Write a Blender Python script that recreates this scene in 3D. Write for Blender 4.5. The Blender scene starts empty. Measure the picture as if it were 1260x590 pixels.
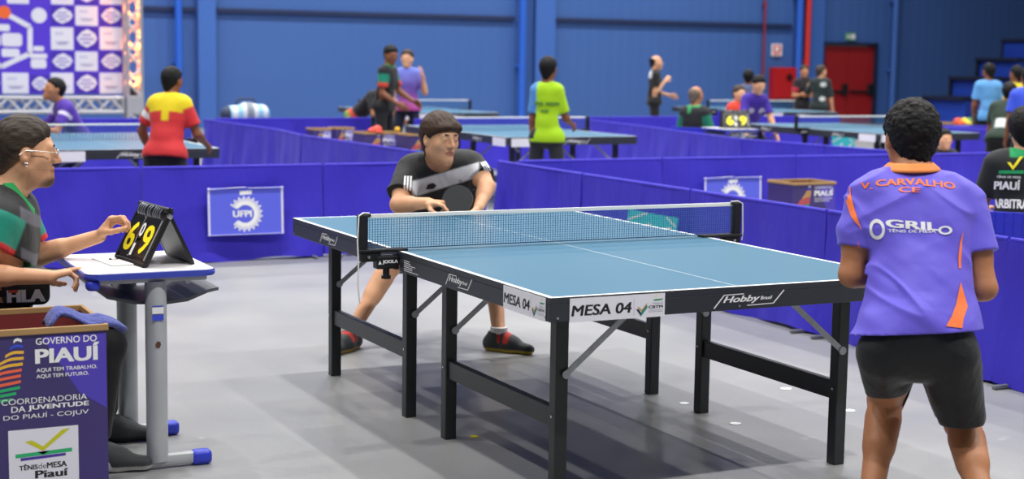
import bpy, bmesh, math, random
import numpy as np
from mathutils import Vector, Matrix
from mathutils.bvhtree import BVHTree
random.seed(7); RNG = np.random.default_rng(7)
SC = bpy.context.scene
COL = SC.collection
PI = math.pi
W, H = 1260, 590
# ------------------------------------------------------------------ camera
CAM_POS = Vector((-2.387, -4.547, 1.554)); YAW, PITCH, ROLL, FPX = .458, -.116, .015, 1907.6
_f = Vector((math.sin(YAW)*math.cos(PITCH), math.cos(YAW)*math.cos(PITCH), math.sin(PITCH)))
_r = Vector((math.cos(YAW), -math.sin(YAW), 0)); _u = _r.cross(_f)
CR = math.cos(ROLL)*_r + math.sin(ROLL)*_u; CU = -math.sin(ROLL)*_r + math.cos(ROLL)*_u; CF = _f
cam_d = bpy.data.cameras.new('camera'); cam = bpy.data.objects.new('camera', cam_d); COL.objects.link(cam)
cam.matrix_world = Matrix((( CR.x, CU.x, -CF.x, CAM_POS.x), (CR.y, CU.y, -CF.y, CAM_POS.y), (CR.z, CU.z, -CF.z, CAM_POS.z), (0, 0, 0, 1)))
cam_d.sensor_width = 36; cam_d.lens = 36*FPX/W; cam_d.clip_end = 200
cam_d.dof.use_dof = True; cam_d.dof.focus_distance = 6.1; cam_d.dof.aperture_fstop = 2.8
SC.camera = cam
# ------------------------------------------------------------------ world, lamps, exposure
def lin(h, a=1.0):
    h = h.lstrip('#'); o = []
    for i in (0, 2, 4):
        c = int(h[i:i+2], 16)/255
        o.append(c/12.92 if c <= .04045 else ((c+.055)/1.055)**2.4)
    return (*o, a)
wd = bpy.data.worlds.new('hall_air'); SC.world = wd; wd.use_nodes = True
wd.node_tree.nodes['Background'].inputs[0].default_value = (.93, .96, 1.0, 1)
wd.node_tree.nodes['Background'].inputs[1].default_value = .12
LAMP_POWER = 186
LAMP_ROWS = [-3.4, 3.9, 10.6, 17.5, 24.5]
LAMP_COLS = [-5.2, -2.0, 1.2, 4.4, 7.6, 10.8, 14.0, 17.2, 20.4]
lamp_d = bpy.data.lights.new('high_bay_lamp', 'AREA'); lamp_d.shape = 'DISK'; lamp_d.size = .34; lamp_d.spread = math.radians(148)
lamp_d.energy = LAMP_POWER; lamp_d.color = (1, .985, .955)
for ly in LAMP_ROWS:
    for lx in LAMP_COLS:
        l = bpy.data.objects.new('high_bay_lamp', lamp_d); COL.objects.link(l); l.location = (lx, ly, 9.0)
SC.view_settings.view_transform = 'Standard'; SC.view_settings.look = 'None'
SC.view_settings.exposure = 0.0; SC.view_settings.gamma = 1.0; SC.view_settings.use_curve_mapping = False

# ------------------------------------------------------------------ pixel -> place helpers
def ray(px, py): return CF + CR*((px-W/2)/FPX) - CU*((py-H/2)/FPX)
def J(px, py, d): return CAM_POS + ray(px, py)*d
def on_z(px, py, z): r = ray(px, py); return CAM_POS + r*((z-CAM_POS.z)/r.z)
def on_y(px, py, y): r = ray(px, py); return CAM_POS + r*((y-CAM_POS.y)/r.y)
def on_x(px, py, x): r = ray(px, py); return CAM_POS + r*((x-CAM_POS.x)/r.x)

# ------------------------------------------------------------------ materials
_mats = {}
def mat(name, col, rough=.5, spec=.5, metal=0., noise=None, bump=None, coat=0., emit=None, sheen=0.):
    """noise=(scale, colour2, amount)   bump=(scale, distance[, (sx,sy,sz)])"""
    if name in _mats: return _mats[name]
    m = bpy.data.materials.new(name); m.use_nodes = True; nt = m.node_tree; b = nt.nodes['Principled BSDF']
    c = lin(col) if isinstance(col, str) else col
    b.inputs['Base Color'].default_value = c; b.inputs['Roughness'].default_value = rough
    b.inputs['Specular IOR Level'].default_value = spec; b.inputs['Metallic'].default_value = metal
    b.inputs['Coat Weight'].default_value = coat; b.inputs['Sheen Weight'].default_value = sheen
    tc = nt.nodes.new('ShaderNodeTexCoord')
    if noise:
        n = nt.nodes.new('ShaderNodeTexNoise'); n.inputs['Scale'].default_value = noise[0]; n.inputs['Detail'].default_value = 5
        nt.links.new(tc.outputs['Object'], n.inputs['Vector'])
        r = nt.nodes.new('ShaderNodeValToRGB'); r.color_ramp.elements[0].position = .5-.5*noise[2]; r.color_ramp.elements[1].position = .5+.5*noise[2]
        r.color_ramp.elements[0].color = c; r.color_ramp.elements[1].color = lin(noise[1]) if isinstance(noise[1], str) else noise[1]
        nt.links.new(n.outputs[0], r.inputs[0]); nt.links.new(r.outputs[0], b.inputs['Base Color'])
    if bump:
        mp = nt.nodes.new('ShaderNodeMapping'); mp.inputs['Scale'].default_value = bump[2] if len(bump) > 2 else (1, 1, 1)
        n2 = nt.nodes.new('ShaderNodeTexNoise'); n2.inputs['Scale'].default_value = bump[0]; n2.inputs['Detail'].default_value = 4
        bp = nt.nodes.new('ShaderNodeBump'); bp.inputs['Distance'].default_value = bump[1]; bp.inputs['Strength'].default_value = 1
        nt.links.new(tc.outputs['Object'], mp.inputs[0]); nt.links.new(mp.outputs[0], n2.inputs['Vector'])
        nt.links.new(n2.outputs[0], bp.inputs['Height']); nt.links.new(bp.outputs[0], b.inputs['Normal'])
    if emit:
        b.inputs['Emission Color'].default_value = lin(emit[0]); b.inputs['Emission Strength'].default_value = emit[1]
    _mats[name] = m; return m

def skin_mat(name, col, col2):
    """skin: base tone, with a point attribute 'tint' (lips, beard) mixing in its own colour"""
    if name in _mats: return _mats[name]
    m = mat(name, col, rough=.48, spec=.35, noise=(14, col2, .6), bump=(140, .0006))
    nt = m.node_tree; b = nt.nodes['Principled BSDF']
    b.inputs['Subsurface Weight'].default_value = .12; b.inputs['Subsurface Radius'].default_value = (.02, .008, .004); b.inputs['Subsurface Scale'].default_value = .4
    src = b.inputs['Base Color'].links[0].from_socket
    for attr, cc in (('lip', '#9c5348'), ('beard', '#3b2a22')):
        a = nt.nodes.new('ShaderNodeAttribute'); a.attribute_name = attr
        mx = nt.nodes.new('ShaderNodeMix'); mx.data_type = 'RGBA'
        nt.links.new(a.outputs['Fac'], mx.inputs[0]); nt.links.new(src, mx.inputs[6]); mx.inputs[7].default_value = lin(cc)
        src = mx.outputs[2]
    nt.links.new(src, b.inputs['Base Color'])
    return m

# ------------------------------------------------------------------ object helpers
def link(name, me, parent=None):
    o = bpy.data.objects.new(name, me); COL.objects.link(o)
    if parent is not None:
        o.parent = parent; o.matrix_parent_inverse = base_matrix(parent).inverted()
    return o
def base_matrix(o):
    m = Matrix.LocRotScale(o.location, o.rotation_euler, o.scale)
    return (base_matrix(o.parent) @ o.matrix_parent_inverse @ m) if o.parent else m
def tag(o, label, cat, group=None, kind=None):
    o['label'] = label; o['category'] = cat
    if group: o['group'] = group
    if kind: o['kind'] = kind
    return o
def thing(name, label, cat, loc, group=None):
    o = bpy.data.objects.new(name, None); o.empty_display_size = .1; COL.objects.link(o); o.location = loc
    return tag(o, label, cat, group)
def obj(name, bm, mats, parent=None, smooth=False, label=None):
    me = bpy.data.meshes.new(name); bm.normal_update(); bm.to_mesh(me); bm.free()
    for m in (mats if isinstance(mats, (list, tuple)) else [mats]): me.materials.append(m)
    if smooth:
        me.polygons.foreach_set('use_smooth', [True]*len(me.polygons))
        try: me.set_sharp_from_angle(angle=.7)
        except Exception: pass
    o = link(name, me, parent)
    if label: o['label'] = label
    return o
def struct(name, bm, m, smooth=False):
    o = obj(name, bm, m, None, smooth); o['kind'] = 'structure'; return o
def copy_tree(o, off=None, parent=None):
    c = o.copy(); COL.objects.link(c)
    if parent is not None:
        c.parent = parent; c.matrix_parent_inverse = o.matrix_parent_inverse.copy()
    if off is not None: c.location = o.location + Vector(off)
    for ch in list(o.children): copy_tree(ch, None, c)
    return c

def B(): return bmesh.new()
def box(bm, c, s, bev=0., rot=None, mi=0, seg=2):
    r = bmesh.ops.create_cube(bm, size=1.0); vs = r['verts']
    M = Matrix.Translation(Vector(c)) @ ((rot if rot is not None else Matrix.Identity(3)).to_4x4()) @ Matrix.Diagonal((*s, 1))
    bmesh.ops.transform(bm, matrix=M, verts=vs)
    fs = {f for v in vs for f in v.link_faces}
    for f in fs: f.material_index = mi
    if bev > 0:
        es = list({e for v in vs for e in v.link_edges})
        bmesh.ops.bevel(bm, geom=es, offset=bev, segments=seg, profile=.5, affect='EDGES', material=-1)
def frame_for(d):
    d = d.normalized(); a = Vector((0, 0, 1)) if abs(d.z) < .95 else Vector((1, 0, 0))
    x = d.cross(a).normalized(); return x, d.cross(x).normalized()
def bar(bm, a, b, w, h, bev=0., up=None, mi=0):
    a = Vector(a); b = Vector(b); d = (b-a); L = d.length; d.normalize()
    up = Vector(up) if up is not None else (Vector((0, 0, 1)) if abs(d.z) < .95 else Vector((0, 1, 0)))
    x = d.cross(up).normalized(); z = x.cross(d)
    R = Matrix((x, d, z)).transposed()
    box(bm, (a+b)/2, (w, L, h), bev, R, mi)
def tube(bm, pts, r, n=10, caps=True, mi=0):
    pts = [Vector(p) for p in pts]; rs = r if isinstance(r, (list, tuple)) else [r]*len(pts)
    rings = []; px = None
    for i, p in enumerate(pts):
        d = (pts[min(i+1, len(pts)-1)] - pts[max(i-1, 0)]).normalized()
        if px is None: x, y = frame_for(d)
        else:
            x = (px - d*px.dot(d)).normalized(); y = d.cross(x)
        px = x
        rings.append([bm.verts.new(p + (x*math.cos(2*PI*k/n) + y*math.sin(2*PI*k/n))*rs[i]) for k in range(n)])
    for a, b in zip(rings, rings[1:]):
        for k in range(n):
            f = bm.faces.new((a[k], a[(k+1) % n], b[(k+1) % n], b[k])); f.material_index = mi
    if caps:
        for rg in (rings[0][::-1], rings[-1]):
            f = bm.faces.new(rg); f.material_index = mi
def lathe(bm, prof, c=(0, 0, 0), axis=(0, 0, 1), n=20, mi=0):
    x, y = frame_for(Vector(axis)); ax = Vector(axis).normalized(); c = Vector(c)
    rings = [[bm.verts.new(c + ax*h + (x*math.cos(2*PI*k/n)+y*math.sin(2*PI*k/n))*max(r, 1e-4)) for k in range(n)] for r, h in prof]
    for a, b in zip(rings, rings[1:]):
        for k in range(n):
            f = bm.faces.new((a[k], a[(k+1) % n], b[(k+1) % n], b[k])); f.material_index = mi
    for rg in (rings[0][::-1], rings[-1]): bm.faces.new(rg).material_index = mi
def prism(bm, pts, M, t, mi=0):
    """polygon pts (2D) in the xy plane of M, extruded by t along M's z"""
    lo = [bm.verts.new(M @ Vector((x, y, 0))) for x, y in pts]; hi = [bm.verts.new(M @ Vector((x, y, t))) for x, y in pts]
    n = len(pts)
    for f in ([lo[::-1], hi] + [[lo[i], lo[(i+1) % n], hi[(i+1) % n], hi[i]] for i in range(n)]):
        bm.faces.new(f).material_index = mi
def plane_M(o, x, y):
    """matrix: origin o, axes x, y (made orthonormal), z = x cross y"""
    x = Vector(x).normalized(); y = Vector(y); y = (y - x*y.dot(x)).normalized(); z = x.cross(y)
    return Matrix(((x.x, y.x, z.x, o[0]), (x.y, y.y, z.y, o[1]), (x.z, y.z, z.z, o[2]), (0, 0, 0, 1)))

# ------------------------------------------------------------------ lettering
def text_mesh(s, bold=0., shear=0., align='CENTER'):
    cu = bpy.data.curves.new('lettering', 'FONT'); cu.body = s; cu.offset = bold; cu.shear = shear
    cu.align_x = 'LEFT'; cu.resolution_u = 3
    o = bpy.data.objects.new('lettering', cu); COL.objects.link(o)
    bpy.context.view_layer.update()
    dg = bpy.context.evaluated_depsgraph_get()
    me = bpy.data.meshes.new_from_object(o.evaluated_get(dg))
    bpy.data.objects.remove(o); bpy.data.curves.remove(cu)
    return me
def text_bm(bm, s, M, w=None, h=None, bold=0., shear=0., mi=0, lift=.0004):
    """fit text in a box w x h whose lower left corner is the origin of M"""
    me = text_mesh(s, 0., shear); t = bmesh.new(); t.from_mesh(me); bpy.data.meshes.remove(me)
    if not t.verts: return
    xs = [v.co.x for v in t.verts]; ys = [v.co.y for v in t.verts]
    sx = (w/(max(xs)-min(xs))) if w else None; sy = (h/(max(ys)-min(ys))) if h else None
    sx = sx or sy; sy = sy or sx
    x0, y0 = min(xs), min(ys); b = bold*1.3
    for k, (ox, oy) in enumerate([(0, 0)] if bold <= 0 else [(-b, -b*.5), (b, -b*.5), (-b, b*.5), (b, b*.5), (0, 0)]):
        vm = {}
        for v in t.verts: vm[v] = bm.verts.new(M @ Vector(((v.co.x-x0+ox)*sx, (v.co.y-y0+oy)*sy, lift + k*2e-5)))
        for f in t.faces:
            try: bm.faces.new([vm[v] for v in f.verts]).material_index = mi
            except ValueError: pass
    t.free()
def poly_bm(bm, pts, M, mi=0, lift=.0004):
    vs = [bm.verts.new(M @ Vector((x, y, lift))) for x, y in pts]; f = bm.faces.new(vs); f.material_index = mi
    bmesh.ops.triangulate(bm, faces=[f])
def disc_pts(cx, cy, rx, ry=None, n=24, a0=0.): return [(cx+rx*math.cos(a0+2*PI*k/n), cy+(ry or rx)*math.sin(a0+2*PI*k/n)) for k in range(n)]
def ring_bm(bm, cx, cy, r0, r1, M, mi=0, lift=.0004, n=28, a0=0., a1=2*PI, ry=1.):
    f = lambda r, a: bm.verts.new(M @ Vector((cx+r*math.cos(a), cy+r*ry*math.sin(a), lift)))
    A = [a0+(a1-a0)*k/n for k in range(n+1)]; p = [(f(r0, a), f(r1, a)) for a in A]
    for k in range(n): bm.faces.new((p[k][0], p[k][1], p[k+1][1], p[k+1][0])).material_index = mi
def stroke(bm, pts, w, M, mi=0, lift=.0004):
    for (x0, y0), (x1, y1) in zip(pts, pts[1:]):
        L = math.hypot(x1-x0, y1-y0); nx, ny = -(y1-y0)/L*w/2, (x1-x0)/L*w/2
        poly_bm(bm, [(x0+nx, y0+ny), (x0-nx, y0-ny), (x1-nx, y1-ny), (x1+nx, y1+ny)], M, mi, lift)
def check_pts(x, y, s):
    return [(x, y+.55*s), (x+.22*s, y+.55*s), (x+.42*s, y+.28*s), (x+.86*s, y+s), (x+1.1*s, y+s), (x+.42*s, y)]
# ================================================================== implicit-surface modeller (bodies and cloth)
class SDF:
    def __init__(s): s.p = []
    def cone(s, a, b, ra, rb=None, k=.02, n=None, fac=1., sub=False):
        s.p.append(('c', np.array(a, float), np.array(b, float), ra, ra if rb is None else rb, k, None if n is None else np.array(Vector(n).normalized()), fac, sub)); return s
    def ball(s, c, r, k=.02, sub=False): return s.cone(c, c, r, r, k, None, 1., sub)
    def ell(s, c, R, rad, k=.02, sub=False):
        s.p.append(('e', np.array(c, float), np.array(R, float), np.array(rad, float), None, k, None, 1., sub)); return s
    def ext(s, o): s.p += o.p; return s
    def grow(s, e):
        q = SDF()
        for t in s.p:
            if t[0] == 'c': q.p.append(('c', t[1], t[2], t[3]+e, t[4]+e, *t[5:]))
            else: q.p.append(('e', t[1], t[2], t[3]+e, *t[4:]))
        return q
    def bounds(s):
        lo = np.full(3, 1e9); hi = -lo
        for t in s.p:
            if t[8]: continue
            if t[0] == 'c':
                r = max(t[3], t[4]); pts = np.stack([t[1]-r, t[1]+r, t[2]-r, t[2]+r])
            else:
                r = t[3].max(); pts = np.stack([t[1]-r, t[1]+r])
            lo = np.minimum(lo, pts.min(0)); hi = np.maximum(hi, pts.max(0))
        return lo, hi
    def __call__(s, P):
        P = P.astype(np.float64); res = np.full(len(P), .5)
        for t in s.p:
            k = t[5]; m = k + .06
            if t[0] == 'c':
                a, b, ra, rb, n, fac = t[1], t[2], t[3], t[4], t[6], t[7]
                r = max(ra, rb) + m; lo = np.minimum(a, b)-r; hi = np.maximum(a, b)+r
            else:
                r = t[3].max() + m; lo = t[1]-r; hi = t[1]+r
            idx = np.flatnonzero(((P >= lo) & (P <= hi)).all(1))
            if not len(idx): continue
            q = P[idx]
            if t[0] == 'c':
                qa = q - a; ab = b - a
                if n is not None:
                    qa = qa + np.outer(qa @ n, n)*(fac-1); ab = ab + n*(ab @ n)*(fac-1)
                L = ab @ ab
                tt = np.clip(qa @ ab/L, 0, 1) if L > 1e-12 else np.zeros(len(q))
                d = np.linalg.norm(qa - tt[:, None]*ab, axis=1) - (ra + tt*(rb-ra))
            else:
                l = (q - t[1]) @ t[2].T; k0 = np.linalg.norm(l/t[3], axis=1); k1 = np.linalg.norm(l/t[3]**2, axis=1)
                d = k0*(k0-1)/np.maximum(k1, 1e-9)
            o = res[idx]
            if t[8]:
                h = np.clip(.5 - .5*(o + d)/k, 0, 1); res[idx] = o*(1-h) - d*h + k*h*(1-h)
            else:
                h = np.clip(.5 + .5*(o - d)/k, 0, 1); res[idx] = o*(1-h) + d*h - k*h*(1-h)
        return res
def sinnoise(P, f, seed=0):
    r = np.random.default_rng(seed); o = np.zeros(len(P))
    for i in range(5):
        v = r.normal(size=3); v *= f*(.7+.25*i)/np.linalg.norm(v); o += np.sin(P @ v + r.uniform(0, 6.28))/(1+.3*i)
    return o/3
def vnoise(P, f, seed=0):
    q = P*f; i = np.floor(q).astype(np.int64); t = q - i; t = t*t*(3-2*t); o = np.zeros(len(P))
    for dx in (0, 1):
        for dy in (0, 1):
            for dz in (0, 1):
                n = (i[:, 0]+dx)*374761393 + (i[:, 1]+dy)*668265263 + (i[:, 2]+dz)*2147483647 + seed*974711
                n = (n ^ (n >> 13))*1274126177; n = n ^ (n >> 16); v = (n & 0xffff)/32767.5-1
                o += v*np.where(dx, t[:, 0], 1-t[:, 0])*np.where(dy, t[:, 1], 1-t[:, 1])*np.where(dz, t[:, 2], 1-t[:, 2])
    return o
def surface(fn, lo, hi, h):
    """surface nets on a sparse grid -> verts, quads"""
    BK = 8; lo = np.array(lo)-2.5*h; hi = np.array(hi)+2.5*h
    nb = np.ceil((hi-lo)/h/BK).astype(int); n = nb*BK
    V = np.full(tuple(n), 1., np.float32)
    bi = np.stack(np.meshgrid(*[np.arange(k) for k in nb], indexing='ij'), -1).reshape(-1, 3)
    bc = lo + (bi*BK + (BK-1)/2)*h
    act = np.abs(fn(bc)) < BK*h*.87*1.9
    off = np.stack(np.meshgrid(*[np.arange(BK)]*3, indexing='ij'), -1).reshape(-1, 3)
    ab = bi[act]
    for c0 in range(0, len(ab), 400):
        g = (ab[c0:c0+400][:, None, :]*BK + off[None]).reshape(-1, 3)
        V[g[:, 0], g[:, 1], g[:, 2]] = fn(lo + g*h)
    inb = ~act & (fn(bc) < 0)
    for b in bi[inb]: V[b[0]*BK:(b[0]+1)*BK, b[1]*BK:(b[1]+1)*BK, b[2]*BK:(b[2]+1)*BK] = -1
    S = V < 0
    cs = np.zeros(tuple(n-1), np.int8)
    for dx in (0, 1):
        for dy in (0, 1):
            for dz in (0, 1): cs += S[dx:n[0]-1+dx, dy:n[1]-1+dy, dz:n[2]-1+dz]
    cell = np.argwhere((cs > 0) & (cs < 8)); ID = np.full(cs.shape, -1, np.int64); ID[tuple(cell.T)] = np.arange(len(cell))
    acc = np.zeros((len(cell), 3)); cnt = np.zeros(len(cell))
    for ax in range(3):
        for u in (0, 1):
            for v in (0, 1):
                o0 = [0, 0, 0]; o0[(ax+1) % 3] = u; o0[(ax+2) % 3] = v; o1 = list(o0); o1[ax] = 1
                c0 = cell+o0; c1 = cell+o1
                a = V[tuple(c0.T)].astype(float); b = V[tuple(c1.T)].astype(float); m = (a < 0) != (b < 0)
                t = np.where(m, a/np.where(m, a-b, 1), 0); p = np.array(o0)[None] + np.zeros((len(cell), 3)); p[:, ax] += t
                acc[m] += p[m]; cnt[m] += 1
    verts = lo + (cell + acc/cnt[:, None])*h
    quads = []
    for ax in range(3):
        sl0 = [slice(1, n[i]-1) for i in range(3)]; sl0[ax] = slice(0, n[ax]-1); sl1 = list(sl0); sl1[ax] = slice(1, n[ax])
        a = S[tuple(sl0)]; b = S[tuple(sl1)]
        e = np.argwhere(a != b); 
        if not len(e): continue
        base = np.array([1, 1, 1]); base[ax] = 0; fl = a[tuple(e.T)]; e = e + base
        u = np.zeros(3, int); u[(ax+1) % 3] = 1; v = np.zeros(3, int); v[(ax+2) % 3] = 1
        q = np.stack([ID[tuple((e-u-v).T)], ID[tuple((e-v).T)], ID[tuple(e.T)], ID[tuple((e-u).T)]], 1)
        q[~fl] = q[~fl][:, ::-1]; quads.append(q)
    quads = np.concatenate(quads); quads = quads[(quads >= 0).all(1)]
    return verts, quads
def dye_mat(name, rough=.7, wr=.012, bump=None, spec=.3):
    m = mat(name, '#808080', rough, spec, bump=bump or (7, wr, (1, 1, .55)), sheen=.1)
    if not any(n.type == 'ATTRIBUTE' for n in m.node_tree.nodes):
        a = m.node_tree.nodes.new('ShaderNodeAttribute'); a.attribute_name = 'dye'; m.node_tree.links.new(a.outputs['Color'], m.node_tree.nodes['Principled BSDF'].inputs['Base Color'])
    return m
def mesh_np(name, v, q, mats, parent=None, matfn=None, attrs=None, dye=None, h=.005):
    me = bpy.data.meshes.new(name); me.vertices.add(len(v)); me.vertices.foreach_set('co', v.ravel().astype(np.float32))
    me.loops.add(q.size); me.polygons.add(len(q)); me.polygons.foreach_set('loop_start', np.arange(0, q.size, 4, dtype=np.int32))
    me.loops.foreach_set('vertex_index', q.ravel().astype(np.int32))
    for m in (mats if isinstance(mats, (list, tuple)) else [mats]): me.materials.append(m)
    me.polygons.foreach_set('use_smooth', np.ones(len(q), bool))
    if matfn is not None: me.polygons.foreach_set('material_index', matfn(v[q].mean(1)).astype(np.int32))
    me.update(calc_edges=True); me.validate()
    for k, a in (attrs or {}).items():
        at = me.attributes.new(k, 'FLOAT', 'POINT'); at.data.foreach_set('value', a(v).astype(np.float32))
    if dye is not None:
        fn, pal = dye; P4 = np.array([c if not isinstance(c, str) else lin(c) for c in pal]); acc = np.zeros((len(v), 4)); r = np.random.default_rng(1)
        for k in range(14): acc += P4[fn(v + (r.uniform(-1, 1, (1, 3))*h*.9 if k else 0)).astype(int)]
        at = me.attributes.new('dye', 'FLOAT_COLOR', 'POINT'); at.data.foreach_set('color', (acc/14).astype(np.float32).ravel())
    return link(name, me, parent)
def solid(name, sdf, h, mats, parent=None, cut=(), disp=None, matfn=None, attrs=None, keep=None, carve=None, dye=None):
    """cut: list of (point, normal): the side the normal points to is removed"""
    lo, hi = sdf.bounds()
    def fn(P):
        d = sdf(P)
        if disp is not None: d = d + disp(P)
        for c, n in cut: d = np.maximum(d, (P - np.array(c)) @ np.array(Vector(n).normalized()))
        if keep is not None: d = np.maximum(d, keep(P))
        if carve is not None: d = np.maximum(d, -carve(P))
        return d
    v, q = surface(fn, lo, hi, h)
    return mesh_np(name, v, q, mats, parent, matfn, attrs, dye, h)
def bvh_of(o):
    me = o.data; M = base_matrix(o)
    return BVHTree.FromPolygons([M @ v.co for v in me.vertices], [tuple(p.vertices) for p in me.polygons])
def wrap(name, bm, bvh, direction, mats, parent, lift=.0016, step=.012, label=None):
    """print a flat drawing (bm, in world space, floating off the cloth) onto the cloth along direction"""
    d = Vector(direction).normalized(); x, y = frame_for(d)
    for ax in (x, y):
        ts = [v.co.dot(ax) for v in bm.verts]; lo, hi = min(ts), max(ts); k = lo + step
        while k < hi:
            bmesh.ops.bisect_plane(bm, geom=bm.verts[:]+bm.edges[:]+bm.faces[:], plane_co=ax*k, plane_no=ax); k += step
    bad = []
    for v in bm.verts:
        loc, nor, i, dist = bvh.ray_cast(v.co - d*.3, d)
        if loc is None: bad.append(v)
        else: v.co = loc - d*lift*1.2 + (nor*lift*.6 if nor.dot(d) < 0 else Vector())
    if bad: bmesh.ops.delete(bm, geom=bad, context='VERTS')
    return obj(name, bm, mats, parent, True, label)

# ================================================================== people
def V3(*a): return np.array(Vector(*a) if len(a) == 1 else a, float)
class Head:
    def __init__(s, c, f, u=(0, 0, 1), sc=1.):
        s.c = Vector(c); s.f = Vector(f).normalized(); u = Vector(u); s.u = (u - s.f*u.dot(s.f)).normalized(); s.r = s.f.cross(s.u); s.s = sc
        s.R = np.array([s.r, s.f, s.u])
    def P(s, x, y, z): return s.c + (s.r*x + s.f*y + s.u*z)*s.s
    def loc(s, P): return ((P - np.array(s.c)) @ s.R.T)/s.s
    def sdf(s, fine=True):
        q = SDF(); k = s.s
        E = lambda x, y, z, rx, ry, rz, kk: q.ell(s.P(x, y, z), s.R, (rx*k, ry*k, rz*k), kk*k)
        Cn = lambda a, b, ra, rb, kk, sub=False: q.cone(s.P(*a), s.P(*b), ra*k, rb*k, kk*k, sub=sub)
        E(0, -.012, .03, .073, .096, .086, .02); E(0, .03, -.025, .058, .058, .078, .03)
        Cn((0, .015, -.065), (0, .062, -.088), .050, .030, .03); Cn((-.045, .0, -.05), (.045, .0, -.05), .02, .02, .03)
        Cn((0, .077, -.097), (0, .079, -.090), .017, .017, .02)
        for sx in (-1, 1): Cn((sx*.042, .052, -.017), (sx*.046, .03, -.02), .02, .016, .03)
        Cn((-.036, .073, .026), (.036, .073, .026), .013, .013, .016)
        Cn((0, .086, .016), (0, .108, -.02), .0085, .0115, .012)
        for sx in (-1, 1):
            Cn((sx*.011, .096, -.025), (sx*.010, .096, -.024), .0085, .0085, .008)
            if fine:
                Cn((sx*.030, .098, .004), (sx*.030, .098, .004), .017, .017, .014, True)
                Cn((sx*.031, .0755, .005), (sx*.031, .0755, .005), .0145, .0145, .006)
                Cn((sx*.031-.009, .0915, .004), (sx*.031+.009, .0915, .004), .0048, .0048, .003, True)
            E(sx*.076, -.010, -.003, .011, .019, .031, .010)
            if fine: Cn((sx*.089, -.006, .004), (sx*.087, -.006, -.006), .009, .008, .005, True)
        Cn((-.016, .0865, -.051), (.016, .0865, -.051), .0075, .0075, .010); Cn((-.005, .092, -.051), (.005, .092, -.051), .006, .006, .008)
        Cn((-.013, .087, -.064), (.013, .087, -.064), .0085, .0085, .009)
        if fine: Cn((-.02, .097, -.0575), (.02, .097, -.0575), .0025, .0025, .005, True)
        return q
    def lip(s, P):
        l = s.loc(P); d = np.sqrt((l[:, 0]/.024)**2 + ((l[:, 2]+.057)/.0125)**2); return np.clip((1.15-d)*3, 0, .75)*(l[:, 1] > .07)
    def hair(s, name, m, parent, h, thick=.014, curl=.0, style='short', freq=160, fringe=0., taper=.035, fade=False):
        q = SDF(); k = s.s
        q.ell(s.P(0, -.014, .032), s.R, ((.073+thick)*k, (.097+thick)*k, (.087+thick*1.15)*k), .02)
        q.cone(s.P(0, -.05, -.03), s.P(0, -.055, -.06), .052*k, .046*k, .03)
        if fringe: q.cone(s.P(-.045, .07, .062), s.P(.04, .076, .06), .021*k, .021*k, .03).cone(s.P(-.055, .055, .05), s.P(-.062, .04, .03), .018*k, .016*k, .02)
        zt = [-.12, -.075, -.05, -.02, .0, .02, .04, .065, .09, .13]
        if style == 'fringe': yt = [-.06, -.045, -.028, -.012, .012, .030, .066, .118, .13, .13]
        elif style == 'bald': yt = [-.06, -.045, -.028, -.02, -.01, -.005, -.015, -.05, -.12, -.2]
        else: yt = [-.06, -.045, -.028, -.012, .008, .022, .040, .078, .105, .13]
        def keep(P):
            l = s.loc(P); return (l[:, 1] - np.interp(l[:, 2], zt, yt))*.8*k
        def ears(P):
            l = s.loc(P); return np.maximum(.024 - np.sqrt(((l[:, 1]+.008)/.8)**2 + ((l[:, 2]+.006)/1.35)**2), .0)*0 - (np.sqrt(((l[:, 1]+.010))**2 + ((l[:, 2]+.004)/1.5)**2) - .021)*k
        def disp(P):
            l = s.loc(P); e = np.interp(l[:, 2], zt, yt) - l[:, 1]
            e = e + vnoise(P, 60/k, 9)*.006*k
            d = thick*k*1.12*(1-np.clip(e/taper, 0, 1))**1.6
            if curl: d = d + vnoise(P, 75/k, 3)*curl + vnoise(P, 150/k, 4)*curl*.55
            else: d = d + vnoise(l*np.array([1., .28, .45]), freq, 3)*.0026*k
            return d
        attrs = {'fade': (lambda P: np.clip(1-(np.interp(s.loc(P)[:, 2], zt, yt)-s.loc(P)[:, 1])/.055, 0, 1)*np.clip((.045-s.loc(P)[:, 2])/.05, 0, 1))} if fade else None
        o = solid(name, q, h, m, parent, disp=disp, attrs=attrs, keep=lambda P: np.maximum(keep(P), np.where(np.abs(s.loc(P)[:, 0]) > .05, ears(P), -1)))
        return o
    def brows(s, m, parent, h=.0025):
        k = s.s
        for sx in (-1, 1):
            q = SDF(); q.cone(s.P(sx*.015, .0895, .0295), s.P(sx*.030, .0875, .0325), .0034*k, .0036*k, .004).cone(s.P(sx*.030, .0875, .0325), s.P(sx*.047, .074, .0265), .0036*k, .002*k, .004)
            solid('eyebrow', q, h, m, parent)
    def eyes(s, parent, mw, mi):
        for sx in (-1, 1):
            bm = B(); M = s.P(sx*.031, .0755, .005)
            bmesh.ops.create_uvsphere(bm, u_segments=20, v_segments=14, radius=.0125*s.s, matrix=plane_M(M, s.r, s.u))
            for f in bm.faces: f.material_index = 1 if (f.calc_center_median()-M).normalized().dot(s.f) > .90 else 0
            obj('eye', bm, [mw, mi], parent, True)

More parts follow.
